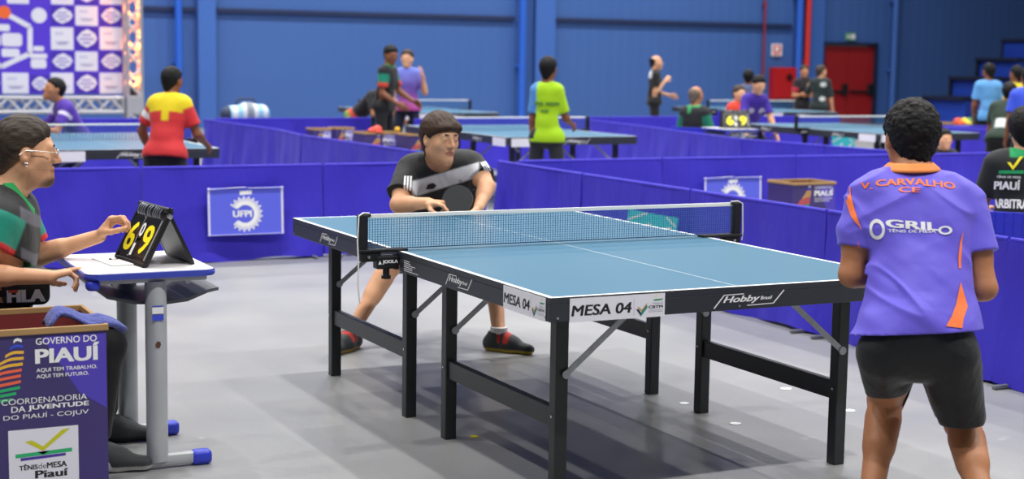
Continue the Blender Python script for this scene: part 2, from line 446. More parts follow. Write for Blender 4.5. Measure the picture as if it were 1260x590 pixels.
FL = [(.043, .026, .020), (.047, .030, .021), (.044, .027, .020), (.034, .020, .018)]
def hand(q, wr, d, n, side, curls, thumb, sc=1., spread=.05):
    """q: SDF; wr wrist; d towards the fingers; n palm normal; side = vector towards the thumb"""
    d = Vector(d).normalized(); n = Vector(n); n = (n - d*n.dot(d)).normalized(); l = d.cross(n)
    if l.dot(Vector(side)) < 0: l = -l
    wr = Vector(wr); kn = []
    for i in range(4):
        K = wr + d*(.086, .090, .086, .078)[i]*sc + l*(.029, .0095, -.0095, -.027)[i]*sc + n*(-.001, -.003, -.002, .001)[i]*sc
        q.cone(wr + d*.012*sc + l*(.013, .005, -.005, -.013)[i]*sc, K, .0135*sc, .0112*sc, .012); kn.append(K)
    q.cone(wr + d*.03*sc + l*.02*sc + n*.008*sc, wr + d*.05*sc + l*.022*sc + n*.006*sc, .016*sc, .014*sc, .012)
    tips = []
    for i in range(4):
        p = kn[i]; a = 0.; dd0 = (d + l*spread*(1.5-i)).normalized()
        for j in range(3):
            a += curls[i][j]; v = dd0*math.cos(a) + n*math.sin(a)
            e = p + v*FL[i][j]*sc*1.0
            r0 = (.0098, .0088, .0080)[j]*sc*(1, 1.02, .98, .88)[i]; r1 = (.0088, .0080, .0068)[j]*sc*(1, 1.02, .98, .88)[i]
            q.cone(p, e, r0, r1, .0035); p = e
        tips.append(p)
    b = wr + d*.026*sc + l*.026*sc + n*.008*sc; p = b
    for j, (t, L, r0, r1) in enumerate(zip(thumb, (.042, .032, .026), (.0150, .0115, .0104), (.0118, .0104, .0082))):
        v = (d*t[0] + l*t[1] + n*t[2]).normalized(); e = p + v*L*sc; q.cone(p, e, r0*sc, r1*sc, .006 if j else .012); p = e
    return tips, p
RELAX = [(.35, .45, .3)]*4
THUMB = [(.75, .6, .35), (.95, .25, .3), (1, .05, .25)]
def lerp(a, b, t): return Vector(a)*(1-t) + Vector(b)*t
def limb_arm(q, s, e, w, k=1., g=0.):
    q.cone(s, e, .050*k+g, .040*k+g, .03); q.cone(lerp(s, e, .25), lerp(s, e, .6), .050*k+g, .046*k+g, .03)
    q.cone(e, w, .038*k+g, .0265*k+g, .015); q.cone(lerp(e, w, .12), lerp(e, w, .4), .042*k+g, .036*k+g, .02)
def limb_leg(q, h, kn, an, back, k=1., g=0.):
    q.cone(h, kn, .085*k+g, .054*k+g, .04); q.cone(kn, an, .052*k+g, .034*k+g, .02)
    b = Vector(back)
    q.cone(lerp(kn, an, .18)+b*.016*k, lerp(kn, an, .42)+b*.014*k, .052*k+g, .046*k+g, .03)
    q.ball(Vector(kn)-b*.006, .051*k+g, .02)
def torso(q, sl, sr, neck, chest, waist, pelvis, front, hl, hr, k=1., g=0., belly=0.):
    sl, sr, neck, chest, waist, pelvis, hl, hr = map(Vector, (sl, sr, neck, chest, waist, pelvis, hl, hr)); n = Vector(front).normalized()
    lat = (sr-sl); W2 = lat.length/2; lat.normalize()
    q.cone(lerp(sl, sr, .10), lerp(sl, sr, .90), .066*k+g, .066*k+g, .05)
    q.cone(lerp(sl, neck, .35)+Vector((0, 0, .0)), lerp(neck, sl, .15), .056*k+g, .055*k+g, .05); q.cone(lerp(sr, neck, .35), lerp(neck, sr, .15), .056*k+g, .055*k+g, .05)
    m = lerp(sl, sr, .5)
    for sg in (-1, 1):
        q.cone(lerp(m, chest, .35)+lat*sg*W2*.36, chest+lat*sg*W2*.33, .105*k+g, .106*k+g, .06, n, 1.12)
        q.cone(chest+lat*sg*W2*.33, waist+lat*sg*W2*.25, .106*k+g, .100*k+g, .06, n, 1.12)
    q.cone(waist, pelvis, .125*k+g, .135*k+g, .06, n, 1.15)
    if belly: q.ball(waist + n*.05, .11*k+g+belly, .06)
    pl = (hr-hl).normalized()
    q.cone(hl+pl*.01, hr-pl*.01, .105*k+g, .105*k+g, .05)
def foot(name, an, toe, mats, parent, h, s=1., up=.0, stripe=None):
    """trainer: upper + light sole, its ground at the ankle's foot"""
    an = Vector(an); d = Vector(toe)-an; d.z = 0; d.normalize(); z0 = an.z-.085*s; sd = Vector((d.y, -d.x, 0))
    P = lambda a, b, c: Vector((an.x, an.y, z0)) + d*a*s + sd*b*s + Vector((0, 0, c*s))
    q = SDF()
    q.cone(P(-.045, 0, .042), P(.06, 0, .040), .040*s, .042*s, .03); q.cone(P(.06, 0, .038), P(.165, .004, .030), .042*s, .030*s, .03, (0, 0, 1), 1.15)
    q.cone(P(-.03, 0, .05), P(-.012, 0, .10), .040*s, .042*s, .03); q.cone(P(.0, 0, .085), P(.08, 0, .052), .036*s, .034*s, .03)
    def mf(C):
        l = C - np.array(P(0, 0, 0)); z = l[:, 2]/s; r = np.where(z < .024, 1, 0)
        a = l @ np.array(d)/s
        if len(mats) > 2: r = np.where((z > .055) & (a > .01) & (a < .085) & (np.sin(a*140) > -.4), 2, r)
        return r
    pal = [tuple(m.node_tree.nodes['Principled BSDF'].inputs['Base Color'].default_value) for m in mats]
    return solid(name, q, h, [dye_mat('shoe_material', .65, .001, (90, .001))], parent, cut=[(P(0, 0, .0), (0, 0, -1)), (P(0, 0, .105), (0, 0, 1))], dye=(mf, pal))
# ================================================================== palette
WALL = None
skinA = skin_mat('skin_light_brown', '#e4b08b', '#d69d78'); skinB = skin_mat('skin_tan', '#bd8460', '#a9704e'); skinC = skin_mat('skin_brown', '#8d5b40', '#7c4d35'); skinD = skin_mat('skin_fair', '#dba98c', '#cc937a')
hair_black = mat('hair_black', '#0b090a', .6, .25, bump=(260, .003)); hair_brown = mat('hair_dark_brown', '#46301f', .5, .3, noise=(90, '#281b13', .7), bump=(260, .003, (1, 1, .12)))
hair_ash = mat('hair_ash_brown', '#40342b', .55, .3, noise=(60, '#2a211b', .7), bump=(260, .0025, (.15, 1, 1)))
_nt = hair_ash.node_tree; _b = _nt.nodes['Principled BSDF']; _a = _nt.nodes.new('ShaderNodeAttribute'); _a.attribute_name = 'fade'; _mx = _nt.nodes.new('ShaderNodeMix'); _mx.data_type = 'RGBA'; _ml = _nt.nodes.new('ShaderNodeMath'); _ml.operation = 'MULTIPLY'; _ml.inputs[1].default_value = .62
_nt.links.new(_a.outputs['Fac'], _ml.inputs[0]); _nt.links.new(_ml.outputs[0], _mx.inputs[0]); _nt.links.new(_b.inputs['Base Color'].links[0].from_socket, _mx.inputs[6]); _mx.inputs[7].default_value = lin('#a07a60'); _nt.links.new(_mx.outputs[2], _b.inputs['Base Color'])
hair_ash2 = mat('hair_plain_brown', '#40342b', .55, .3, bump=(240, .003))
def cloth(name, col, rough=.75, wr=.010, **k): return mat(name, col, rough, .3, bump=(7, wr, (1, 1, .55)), sheen=.1, **k)
blk = cloth('black_cloth', '#17171a'); blk2 = cloth('black_sports_cloth', '#191b20', .6); char = cloth('charcoal_cloth', '#2c2d33')
white_print = mat('white_print', '#f0f0f2', .6); black_print = mat('black_print', '#15151b', .6); orange_print = mat('orange_print', '#ff7d3c', .6)
yellow_print = mat('yellow_print', '#f2e21a', .6); green_print = mat('green_print', '#159a5c', .6); red_print = mat('red_print', '#e2503f', .6); teal_print = mat('teal_print', '#17897f', .6)
violet_print = mat('violet_print', '#4a32a0', .6); navy_print = mat('navy_print', '#16324a', .6); gold_print = mat('gold_print', '#c99a2e', .6); blue_print = mat('blue_print', '#3b4fd0', .6)
grey_print = mat('grey_print', '#9a9aa8', .6)
eye_white = mat('eye_white', '#e6ded8', .25); eye_iris = mat('eye_iris', '#22150e', .15)
dark_plastic = mat('dark_plastic', '#17181c', .4); steel = mat('galvanised_steel', '#c2c5c8', .35, .5, .25, noise=(40, '#989ca1', .8))
# ================================================================== the setting
def wall_mat():
    m = mat('corrugated_blue_wall', '#4468ac', .55, .4, noise=(.25, '#3d63a4', .9)); nt = m.node_tree; b = nt.nodes['Principled BSDF']
    tc = nt.nodes.new('ShaderNodeTexCoord'); wv = nt.nodes.new('ShaderNodeTexWave'); wv.bands_direction = 'X'; wv.inputs['Scale'].default_value = 1.1
    bp = nt.nodes.new('ShaderNodeBump'); bp.inputs['Distance'].default_value = .004
    nt.links.new(tc.outputs['Object'], wv.inputs[0]); nt.links.new(wv.outputs[1], bp.inputs['Height']); nt.links.new(bp.outputs[0], b.inputs['Normal']); return m
wallm = wall_mat()
def floor_mat():
    m = mat('grey_sports_floor', '#8f8f90', .36, .45); nt = m.node_tree; b = nt.nodes['Principled BSDF']
    tc = nt.nodes.new('ShaderNodeTexCoord')
    def ns(sc, det=6):
        n = nt.nodes.new('ShaderNodeTexNoise'); n.inputs['Scale'].default_value = sc; n.inputs['Detail'].default_value = det; nt.links.new(tc.outputs['Object'], n.inputs['Vector']); return n
    n1 = ns(.9); r1 = nt.nodes.new('ShaderNodeValToRGB'); e = r1.color_ramp.elements; e[0].position = .3; e[1].position = .72; e[0].color = lin('#868789'); e[1].color = lin('#989897')
    nt.links.new(n1.outputs[0], r1.inputs[0])
    n2 = ns(5.5, 8); r2 = nt.nodes.new('ShaderNodeValToRGB'); e = r2.color_ramp.elements; e[0].position = .69; e[1].position = .76; e[0].color = (0, 0, 0, 1); e[1].color = (.55, .55, .55, 1)
    nt.links.new(n2.outputs[0], r2.inputs[0])
    mx = nt.nodes.new('ShaderNodeMix'); mx.data_type = 'RGBA'; nt.links.new(r2.outputs[0], mx.inputs[0]); nt.links.new(r1.outputs[0], mx.inputs[6]); mx.inputs[7].default_value = lin('#bcbcba')
    nt.links.new(mx.outputs[2], b.inputs['Base Color'])
    r3 = nt.nodes.new('ShaderNodeMapRange'); r3.inputs[3].default_value = .28; r3.inputs[4].default_value = .5; nt.links.new(n1.outputs[0], r3.inputs[0]); nt.links.new(r3.outputs[0], b.inputs['Roughness'])
    bp = nt.nodes.new('ShaderNodeBump'); bp.inputs['Distance'].default_value = .0015; nt.links.new(ns(30).outputs[0], bp.inputs['Height']); nt.links.new(bp.outputs[0], b.inputs['Normal'])
    return m
bm = B(); box(bm, (10, 12, -.05), (52, 44, .1)); struct('floor', bm, floor_mat())
WY = 28.0
wx = lambda px, py=50: on_y(px, py, WY).x
dW0, dW1 = wx(1012, 100), wx(1075, 100); dWt = on_y(1040, 56, WY).z
bm = B()
ledge_z = on_y(420, 17, WY).z
x0, x1 = -14., 34.
# wall in pieces round the doorway
for a, b_, z0, z1 in ((x0, dW0, 0, 12), (dW1, x1, 0, 12), (dW0, dW1, dWt, 12)): box(bm, ((a+b_)/2, WY+.15, (z0+z1)/2), (b_-a, .3, z1-z0))
bmesh.ops.translate(bm, vec=(0, .025, 0), verts=bm.verts)
struct('wall_back', bm, wallm)
ledge_shadow_m = mat('ledge_shadow_blue', '#16264f', .6)  # dark blue painted for the shade at the wall's ledge
col_m = mat('blue_column_paint', '#3d68b4', .5, noise=(.6, '#3f6ab8', .8)); pipe_m = mat('bright_blue_pipe', '#2f66cf', .35); redpipe_m = mat('red_pipe_paint', '#d5362f', .35)
n = 1
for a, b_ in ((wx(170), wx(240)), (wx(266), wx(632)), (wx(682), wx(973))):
    bm = B(); box(bm, ((a+b_)/2, WY-.03, ledge_z), (b_-a, .06, .10), .01); struct('trim_%d' % n, bm, ledge_shadow_m); n += 1  # dark strips standing in for the shadow line of the ledge
for a, b_ in ((242, 264), (656, 680), (992, 1010)):
    bm = B(); xa, xb = wx(a), wx(b_); w = xb-xa
    box(bm, ((xa+xb)/2, WY-.12, 5), (w, .04, 10), .008); box(bm, ((xa+xb)/2, WY-.05, 5), (.06, .10, 10)); box(bm, ((xa+xb)/2, WY-.012, 5), (w*.9, .022, 10))
    struct('trim_%d' % n, bm, col_m); n += 1
for (a, b_, m) in ((213, 222, pipe_m), (635, 643, pipe_m), (975, 982, pipe_m), (1093, 1099, col_m)):
    bm = B(); xa, xb = wx(a), wx(b_); tube(bm, [((xa+xb)/2, WY-.16, 0), ((xa+xb)/2, WY-.16, 10)], (xb-xa)/2, 16)
    for z in (1.4, 3.2, 5.): box(bm, ((xa+xb)/2, WY-.08, z), ((xb-xa)*1.3, .16, .05), .008)
    t = obj('rain_downpipe', bm, m, None, True)
    tag(t, {213: 'bright blue downpipe on the back wall above the red and yellow shirted player', 635: 'blue downpipe on the back wall just left of the lime shirted player', 975: 'blue downpipe against the red water pipe by the red cabinet', 1093: 'pale blue downpipe right of the red double door'}[a], 'pipe')
bm = B(); xa = wx(988); tube(bm, [(xa, WY-.2, 1.45), (xa, WY-.2, 10)], .07, 16); box(bm, (xa, WY-.1, 3.2), (.16, .2, .05)); box(bm, (xa, WY-.1, 1.6), (.16, .2, .05)); tag(obj('fire_water_pipe', bm, redpipe_m, None, True), 'thick red vertical water pipe rising beside the red cabinet', 'pipe')
bm = B(); xa = wx(938); tube(bm, [(xa, WY-.08, 1.2), (xa, WY-.08, 10)], .03, 10); box(bm, (xa, WY-.04, 3), (.1, .08, .04)); tag(obj('fire_water_pipe', bm, mat('dark_red_pipe', '#8e2c3d', .4), None, True), 'thin dark red vertical pipe left of the red cabinet', 'pipe')
# red double door
door_red = mat('red_door_paint', '#a31c1f', .45, noise=(1.2, '#8f171b', .8))
d = thing('door_1', 'red double exit door with two dark panic bars in the back wall', 'door', ((dW0+dW1)/2, WY, 0)); d['kind'] = 'structure'
wd2 = (dW1-dW0)/2
for i in (0, 1):
    bm = B(); c = dW0+wd2*(i+.5); box(bm, (c, WY+.06, dWt/2), (wd2-.02, .06, dWt-.02), .006); lf = obj('door_leaf', bm, door_red, d)
    bm = B(); box(bm, (c, WY+.0, .84), (wd2*.85, .05, .06), .01); box(bm, (c+wd2*.36, WY-.01, .9), (.16, .08, .30), .02); obj('panic_bar', bm, dark_plastic, lf)
bm = B()
for c, s in (((dW0-.03, WY-.0, dWt/2), (.08, .12, dWt+.08)), ((dW1+.03, WY, dWt/2), (.08, .12, dWt+.08)), (((dW0+dW1)/2, WY, dWt+.04), (dW1-dW0+.14, .12, .08))): box(bm, c, s, .008)
obj('door_frame', bm, mat('dark_door_frame', '#14203c', .5), d)
# hose cabinet, signs
def wall_box(name, label, cat, px0, py0, px1, py1, m, dep=.22):
    a = on_y(px0, py0, WY-dep); c = on_y(px1, py1, WY-dep); t = thing(name, label, cat, ((a.x+c.x)/2, WY, c.z))
    bm = B(); box(bm, ((a.x+c.x)/2, WY-dep/2, (a.z+c.z)/2), (abs(c.x-a.x), dep, abs(a.z-c.z)), .01); obj('body', bm, m, t); return t, a, c
hm = mat('red_hose_cabinet_paint', '#b8181e', .4)
t, a, c = wall_box('fire_hose_cabinet', 'red fire hose cabinet on the back wall left of the red pipe', 'cabinet', 953, 83, 979, 123, hm)
bm = B(); box(bm, ((a.x+c.x)/2, WY-.235, (a.z+c.z)/2), (abs(c.x-a.x)*.88, .03, abs(a.z-c.z)*.9), .008); dr = obj('door', bm, hm, t)
bm = B(); lathe(bm, [(.09, 0), (.09, .02)], ((a.x+c.x)/2+.1, WY-.25, a.z-.25), (0, -1, 0)); obj('inspection_window', bm, mat('dark_glass', '#3a0d12', .1), dr)
def wall_sign(label, px0, py0, px1, py1, base, draw):
    a = on_y(px0, py0, WY-.03); c = on_y(px1, py1, WY-.03); w, h = abs(c.x-a.x), abs(a.z-c.z)
    t = thing('safety_sign', label, 'sign', (a.x, WY, c.z)); bm = B(); box(bm, (a.x+w/2, WY-.015, c.z+h/2), (w, .03, h), .004); obj('plate', bm, base, t)
    bm = B(); ms = draw(bm, plane_M((a.x, WY-.031, c.z), (1, 0, 0), (0, 0, 1)), w, h); obj('symbol', bm, ms, t)
def fire_sym(bm, M, w, h):
    poly_bm(bm, [(w*.12, h*.3), (w*.88, h*.3), (w*.88, h*.9), (w*.12, h*.9)], M, 0, .001); poly_bm(bm, disc_pts(w*.5, h*.6, w*.2), M, 1, .002); poly_bm(bm, [(w*.15, h*.08), (w*.85, h*.08), (w*.85, h*.22), (w*.15, h*.22)], M, 0, .001)
    return [red_print, white_print]
wall_sign('white and red fire sign on the back wall above the red cabinet', 950, 54, 962, 69, white_print, fire_sym)
wall_sign('red and white fire sign on the column left of the red door', 1000, 64, 1011, 80, white_print, fire_sym)
def exit_sym(bm, M, w, h):
    poly_bm(bm, [(w*.10, h*.35), (w*.10, h*.6), (w*.28, h*.6), (w*.28, h*.85), (w*.42, h*.5), (w*.28, h*.15), (w*.28, h*.35)], M, 0, .001); poly_bm(bm, [(w*.5, h*.2), (w*.9, h*.2), (w*.9, h*.8), (w*.5, h*.8)], M, 0, .001); return [white_print]
wall_sign('small green exit sign on the wall above the red door', 1041, 40, 1053, 50, mat('exit_green', '#5f9a7c', .5), exit_sym)
# bleachers, seen from their end
bl_m = mat('blue_bleacher_paint', '#2048b8', .5, noise=(.8, '#1d43ac', .8)); bl_d = mat('bleacher_dark_edge', '#141c33', .6)
BY = 24.6
steps = [(1140, 124), (1172, 99), (1205, 75), (1237, 51)]
bl = thing('bleacher', 'blue stepped bleacher rising towards the right edge behind the light blue shirted person', 'bleacher', (on_y(1140, 124, BY).x, BY, 0))
xs = [on_y(px, py, BY+1.4).x for px, py in steps] + [on_y(1285, 40, BY).x]; zs = [on_y(px, py, BY).z for px, py in steps]
for i in range(4):
    bm = B(); box(bm, ((xs[i]+xs[-1])/2, BY+.7, ((zs[i-1] if i else 0)+zs[i])/2), (xs[-1]-xs[i], 1.4, zs[i]-(zs[i-1] if i else 0)), .01); st = obj('step', bm, bl_m, bl)
    bm = B(); box(bm, ((xs[i]+(xs[i+1]))/2-.05, BY+.7, zs[i]+.045), (xs[i+1]-xs[i]+.14, 1.46, .09), .01); box(bm, (xs[i]-.05, BY+1.4, zs[i]-.2), (.10, .06, .5), .01); obj('edge_strip', bm, bl_d, st)  # dark strips along the top and left edge of each step

# ================================================================== court barriers
bar_m = mat('violet_blue_barrier_cloth', '#3a30bf', .62, .3, noise=(1.4, '#3429b4', .9), bump=(3.2, .03, (1, 1, .45)), sheen=.05)
bar_d = mat('barrier_foot_grey', '#6d7076', .5)
def barrier(a, b, label, seed=0, hgt=.71, hem=.06, seat=True):
    a = Vector((a[0], a[1], 0)); b = Vector((b[0], b[1], 0)); d = b-a; L = d.length; d.normalize(); n = Vector((d.y, -d.x, 0)); rs = random.Random(seed)
    t = thing('court_barrier', label, 'barrier', (a+b)/2, 'violet court barriers'); bm = B(); NX, NZ = 26, 12; ph = [rs.uniform(0, 6.28) for _ in range(6)]
    g = .004
    def off(u, z):
        k = (1-z/hgt); return (.012 + .05*k*k) + k*.022*math.sin(u*9+ph[0]+z*3) + .012*k*math.sin(u*17+ph[1]) + .004*math.sin(u*5+z*9+ph[2])
    rows = []
    for s in (1, -1):
        R = []
        for j in range(NZ+1):
            z = hgt - (hgt-.012)*j/NZ; 
            R.append([bm.verts.new(a + d*(g+(L-2*g)*i/NX) + n*s*off(i/NX*L+(0 if s > 0 else 2), z) + Vector((0, 0, z + (.012*math.sin(i/NX*L*7+ph[3]) if j == NZ else 0) + (-.006*math.sin(PI*i/NX) if j == 0 else 0)))) for i in range(NX+1)])
        rows.append(R)
    for s, R in zip((1, -1), rows):
        for j in range(NZ):
            for i in range(NX):
                f = (R[j][i], R[j+1][i], R[j+1][i+1], R[j][i+1]); bm.faces.new(f if s > 0 else f[::-1])
    F, Kk = rows
    for i in range(NX): bm.faces.new((F[0][i+1], Kk[0][i+1], Kk[0][i], F[0][i])[::-1]); bm.faces.new((F[NZ][i+1], Kk[NZ][i+1], Kk[NZ][i], F[NZ][i]))
    for j in range(NZ):
        bm.faces.new((F[j][0], Kk[j][0], Kk[j+1][0], F[j+1][0])[::-1]); bm.faces.new((F[j][NX], Kk[j][NX], Kk[j+1][NX], F[j+1][NX]))
    bmesh.ops.recalc_face_normals(bm, faces=bm.faces)
    cv = obj('cover', bm, bar_m, t, True)
    bm = B(); tube(bm, [a+d*.01+Vector((0, 0, hgt+.004)), b-d*.01+Vector((0, 0, hgt+.004))], .014, 10); obj('rail', bm, bar_m, t, True)
    for u in (.10, L-.10):
        bm = B(); bar(bm, a+d*u-n*.16+Vector((0, 0, .012)), a+d*u+n*.16+Vector((0, 0, .012)), .024, .02, .005); box(bm, a+d*u+Vector((0, 0, .05)), (.02, .02, .09)); obj('foot', bm, bar_d, t)
    return t
XR, YB = 3.13, 6.87
def row(p0, p1, nP, labf, jit=.0, seed=0):
    p0 = Vector(p0); p1 = Vector(p1); rs = random.Random(seed+5); pts = [lerp((*p0, 0), (*p1, 0), i/nP) for i in range(nP+1)]
    for i in range(1, nP): pts[i] = pts[i] + Vector((rs.uniform(-jit, jit), rs.uniform(-jit, jit), 0))
    for i in range(nP): barrier(pts[i][:2], pts[i+1][:2], labf(i), seed*31+i)
ORD = ['first', 'second', 'third', 'fourth', 'fifth', 'sixth', 'seventh', 'eighth', 'ninth', 'tenth']
row((XR-.14, YB), (-2.62, YB), 4, lambda i: '%s violet barrier panel left of the corner behind the black shirted player' % ORD[i], .015, 1)
row((XR, YB+.05), (XR, -.33), 5, lambda i: '%s violet barrier panel from the corner along the right of the main table' % ORD[i], .015, 2)
row((XR+.15, YB), (10.33, YB), 5, lambda i: '%s violet barrier panel right of the corner, behind the table side barrier' % ORD[i], .02, 3)
row((XR-.15, YB+.2), (2.92, 15.3), 6, lambda i: '%s violet barrier panel back from the corner towards the striped bag' % ORD[i], .08, 4)
row((3.1, 15.45), (5.3, 15.5), 2, lambda i: '%s violet barrier panel of the short far row before the striped bag' % ORD[i], .02, 5)
row((5.75, 15.05), (7.55, 15.05), 1, lambda i: 'violet barrier panel under the far side of the table by the lime shirted player', 0, 11)
row((2.8, 15.45), (-3.0, 15.45), 4, lambda i: '%s violet barrier panel from the right, behind the red shirted player' % ORD[i], .02, 6)
RP = [(7.62, 6.97), (7.5, 8.3), (7.38, 9.6), (7.62, 11.0), (7.9, 12.4), (8.1, 13.8), (8.3, 15.2)]
for _i in range(6): row(RP[_i], RP[_i+1], 1, lambda i, _i=_i: '%s violet barrier panel from the front, between lime shirted player and bald official' % ORD[_i], .0, 70+_i)
row((7.7, 15.5), (13.4, 15.6), 4, lambda i: '%s violet barrier panel from the left, behind the seated bald official' % ORD[i], .03, 8)
row((12.35, 12.05), (15.2, 12.0), 2, lambda i: '%s violet barrier panel from the left, at far right before the bleacher' % ORD[i], .02, 9)
row((12.25, 11.85), (12.25, YB+.3), 4, lambda i: '%s violet barrier panel from the far end, behind the crouching player in purple' % ORD[i], .02, 10)

# ================================================================== barrier notices
def barrier_sign(o, x, y, w, h, label, kind):
    """kind 'sun': violet sheet with white rays held by tape; 'teal'"""
    M = plane_M(o, x, y); t = thing('sponsor_notice', label, 'sign', Vector(o)); P = lambda a, b, c=0.: M @ Vector((a, b, c))
    base = mat('lavender_sheet', '#5a63e0', .5) if kind == 'sun' else mat('turquoise_sheet', '#35b3b8', .5)
    bm = B(); prism(bm, [(0, 0), (w*.5, 0), (w, 0), (w, h), (w*.5, h*.985), (0, h)], M, .004); obj('sheet', bm, base, t)
    bm = B()
    if kind == 'sun':
        cx, cy = w*.49, h*.44
        ring_bm(bm, cx, cy, w*.115, w*.165, M, 0, .006, 30, -2.35, 2.5)
        for k in range(34):
            a = -2.4 + 4.95*k/33; r1 = w*(.23 if k % 2 else .205); r0 = w*.13
            c, s = math.cos(a), math.sin(a); q = .010*w
            poly_bm(bm, [(cx+r0*c-q*s, cy+r0*s+q*c), (cx+r0*c+q*s, cy+r0*s-q*c), (cx+r1*c+q*s, cy+r1*s-q*c), (cx+r1*c-q*s, cy+r1*s+q*c)], M, 0, .0062)
        obj('sun_emblem', bm, white_print, t)
        bm = B(); text_bm(bm, 'UFPI', M @ Matrix.Translation((cx-w*.16, cy-h*.06, 0)), w*.24, h*.13, .03, lift=.0068); obj('lettering', bm, white_print, t)
        bm = B(); poly_bm(bm, [(w*.42, h*.84), (w*.58, h*.85), (w*.58, h*.93), (w*.42, h*.92)], M, 0, .006); obj('small_crest', bm, white_print, t)
        tp = mat('white_tape', '#d9d6ee', .4)
        bm = B(); bar(bm, P(0, h*.97, .005), P(w*.5, h*1.0, .005), .03, .003); bar(bm, P(w*.53, h*.98, .005), P(w, h*.98, .005), .03, .003); bar(bm, P(0, h*.015, .005), P(w, h*.015, .005), .022, .003)
        bar(bm, P(.01, 0, .005), P(.01, h, .005), .016, .003); bar(bm, P(w-.01, 0, .005), P(w-.01, h, .005), .016, .003); obj('tape', bm, tp, t)
    else:
        for cx in (.33, .72):
            poly_bm(bm, [(w*(x+cx-.2)*1., h*y) for x, y in ((.02, .45), (.1, .46), (.16, .3), (.30, .62), (.40, .62), (.17, .12))], M, 0, .006)
        stroke(bm, [(w*.02, h*.62), (w*.4, h*.97)], .014, M, 0, .006); stroke(bm, [(w*.78, h*.95), (w*.98, h*.66)], .014, M, 0, .006)
        obj('check_emblems', bm, mat('pale_print', '#c9d0cf', .6), t)
    return t
a = on_y(256, 291, YB-.10); c = on_y(347, 229, YB-.06)
barrier_sign(a, (1, 0, 0), (0, .05, 1), c.x-a.x, c.z-a.z, 'lavender notice with white sun emblem and taped edges on barrier left of the table', 'sun')
a = on_x(770, 290, XR-.10)
barrier_sign(a, (0, -1, 0), (.12, 0, 1), a.y-on_x(831, 290, XR-.10).y, .185, 'turquoise notice with two pale check marks on the barrier right of the net', 'teal')
a = on_y(867, 243, YB-.09)
barrier_sign((a.x, a.y, .22), (1, 0, 0), (0, .05, 1), on_y(937, 243, YB-.09).x-a.x, .335, 'lavender notice with sun emblem on barrier seen over the right hand barrier', 'sun')
a = on_y(1028, 183, 9.55)
a = on_y(1186, 190, 11.9); 
barrier_sign((a.x, 11.88, .40), (1, 0, 0), (0, .12, 1), on_y(1217, 190, 11.9).x-a.x, .24, 'turquoise notice on the far right barrier beside the half hidden face', 'teal')

barrier_sign((9.29-.008, 10.47, .50), (0, -1, 0), (.0, 0, 1), .42, .19, 'small turquoise notice hanging from the side of the table left of the printed player', 'teal')
# ================================================================== table tennis tables
TL, TWD, TH = 2.74, 1.525, .76
top_m = mat('blue_table_top', '#43748f', .36, .45, noise=(2.5, '#3f708b', .9)); line_m = mat('white_table_line', '#f2f4f4', .4); apron_m = mat('dark_slate_apron', '#33373f', .42, .4, noise=(3, '#2e3239', .8)); leg_m = mat('black_table_leg', '#25292b', .38, .5, noise=(5, '#1e2224', .8))
sign_m = mat('white_sign_sheet', '#e9e8f2', .5); chrome = mat('bright_steel_screw', '#d5d8db', .25, .5, 1.)
def hobby(bm, M, w, h):
    """slanted maker's lettering between two angled strokes, w x h"""
    text_bm(bm, 'Hobby', M @ Matrix.Translation((w*.13, h*.22, 0)), w*.52, h*.56, .02, .35, 0)
    text_bm(bm, 'Brasil', M @ Matrix.Translation((w*.66, h*.42, 0)), w*.17, h*.24, .02, .3, 0)
    stroke(bm, [(0, 0), (w*.14, h*.88)], h*.09, M); stroke(bm, [(w*.14, h*.88), (w*.42, h*.90)], h*.06, M)
    stroke(bm, [(w, h), (w*.85, h*.12)], h*.09, M); stroke(bm, [(w*.85, h*.12), (w*.47, h*.08)], h*.06, M)
def cbtm(bm, M, w, h):
    """logos at the right of the table number: 0 dark 1 gold 2 teal 3 green 4 navy 5 grey"""
    poly_bm(bm, [(w*.02, h*.34), (w*.12, h*.34), (w*.2, h*.16), (w*.2, h*.0)], M, 4); poly_bm(bm, [(w*.2, 0), (w*.2, h*.18), (w*.38, h*.50), (w*.42, h*.5), (w*.42, h*.38)], M, 2)
    poly_bm(bm, [(w*.06, h*.44), (w*.12, h*.44), (w*.22, h*.30), (w*.38, h*.58), (w*.42, h*.58), (w*.22, h*.22)], M, 1, .0008)
    text_bm(bm, 'CBTM', M @ Matrix.Translation((w*.47, h*.34, 0)), w*.5, h*.13, .03, mi=0)
    for y in (.24, .17): poly_bm(bm, [(w*.47, h*y), (w*.97, h*y), (w*.97, h*(y+.02)), (w*.47, h*(y+.02))], M, 5)
    poly_bm(bm, check_pts(w*.68, h*.84, h*.16), M, 6); poly_bm(bm, [(w*.62, h*.74), (w*.74, h*.76), (w*.8, h*.72), (w*.86, h*.76), (w*.99, h*.78), (w*.93, h*.70), (w*.67, h*.68)], M, 3)
    text_bm(bm, 'PIAUÍ', M @ Matrix.Translation((w*.62, h*.53, 0)), w*.36, h*.09, .01, mi=5)
cb_m = [black_print, gold_print, teal_print, green_print, navy_print, grey_print, yellow_print]
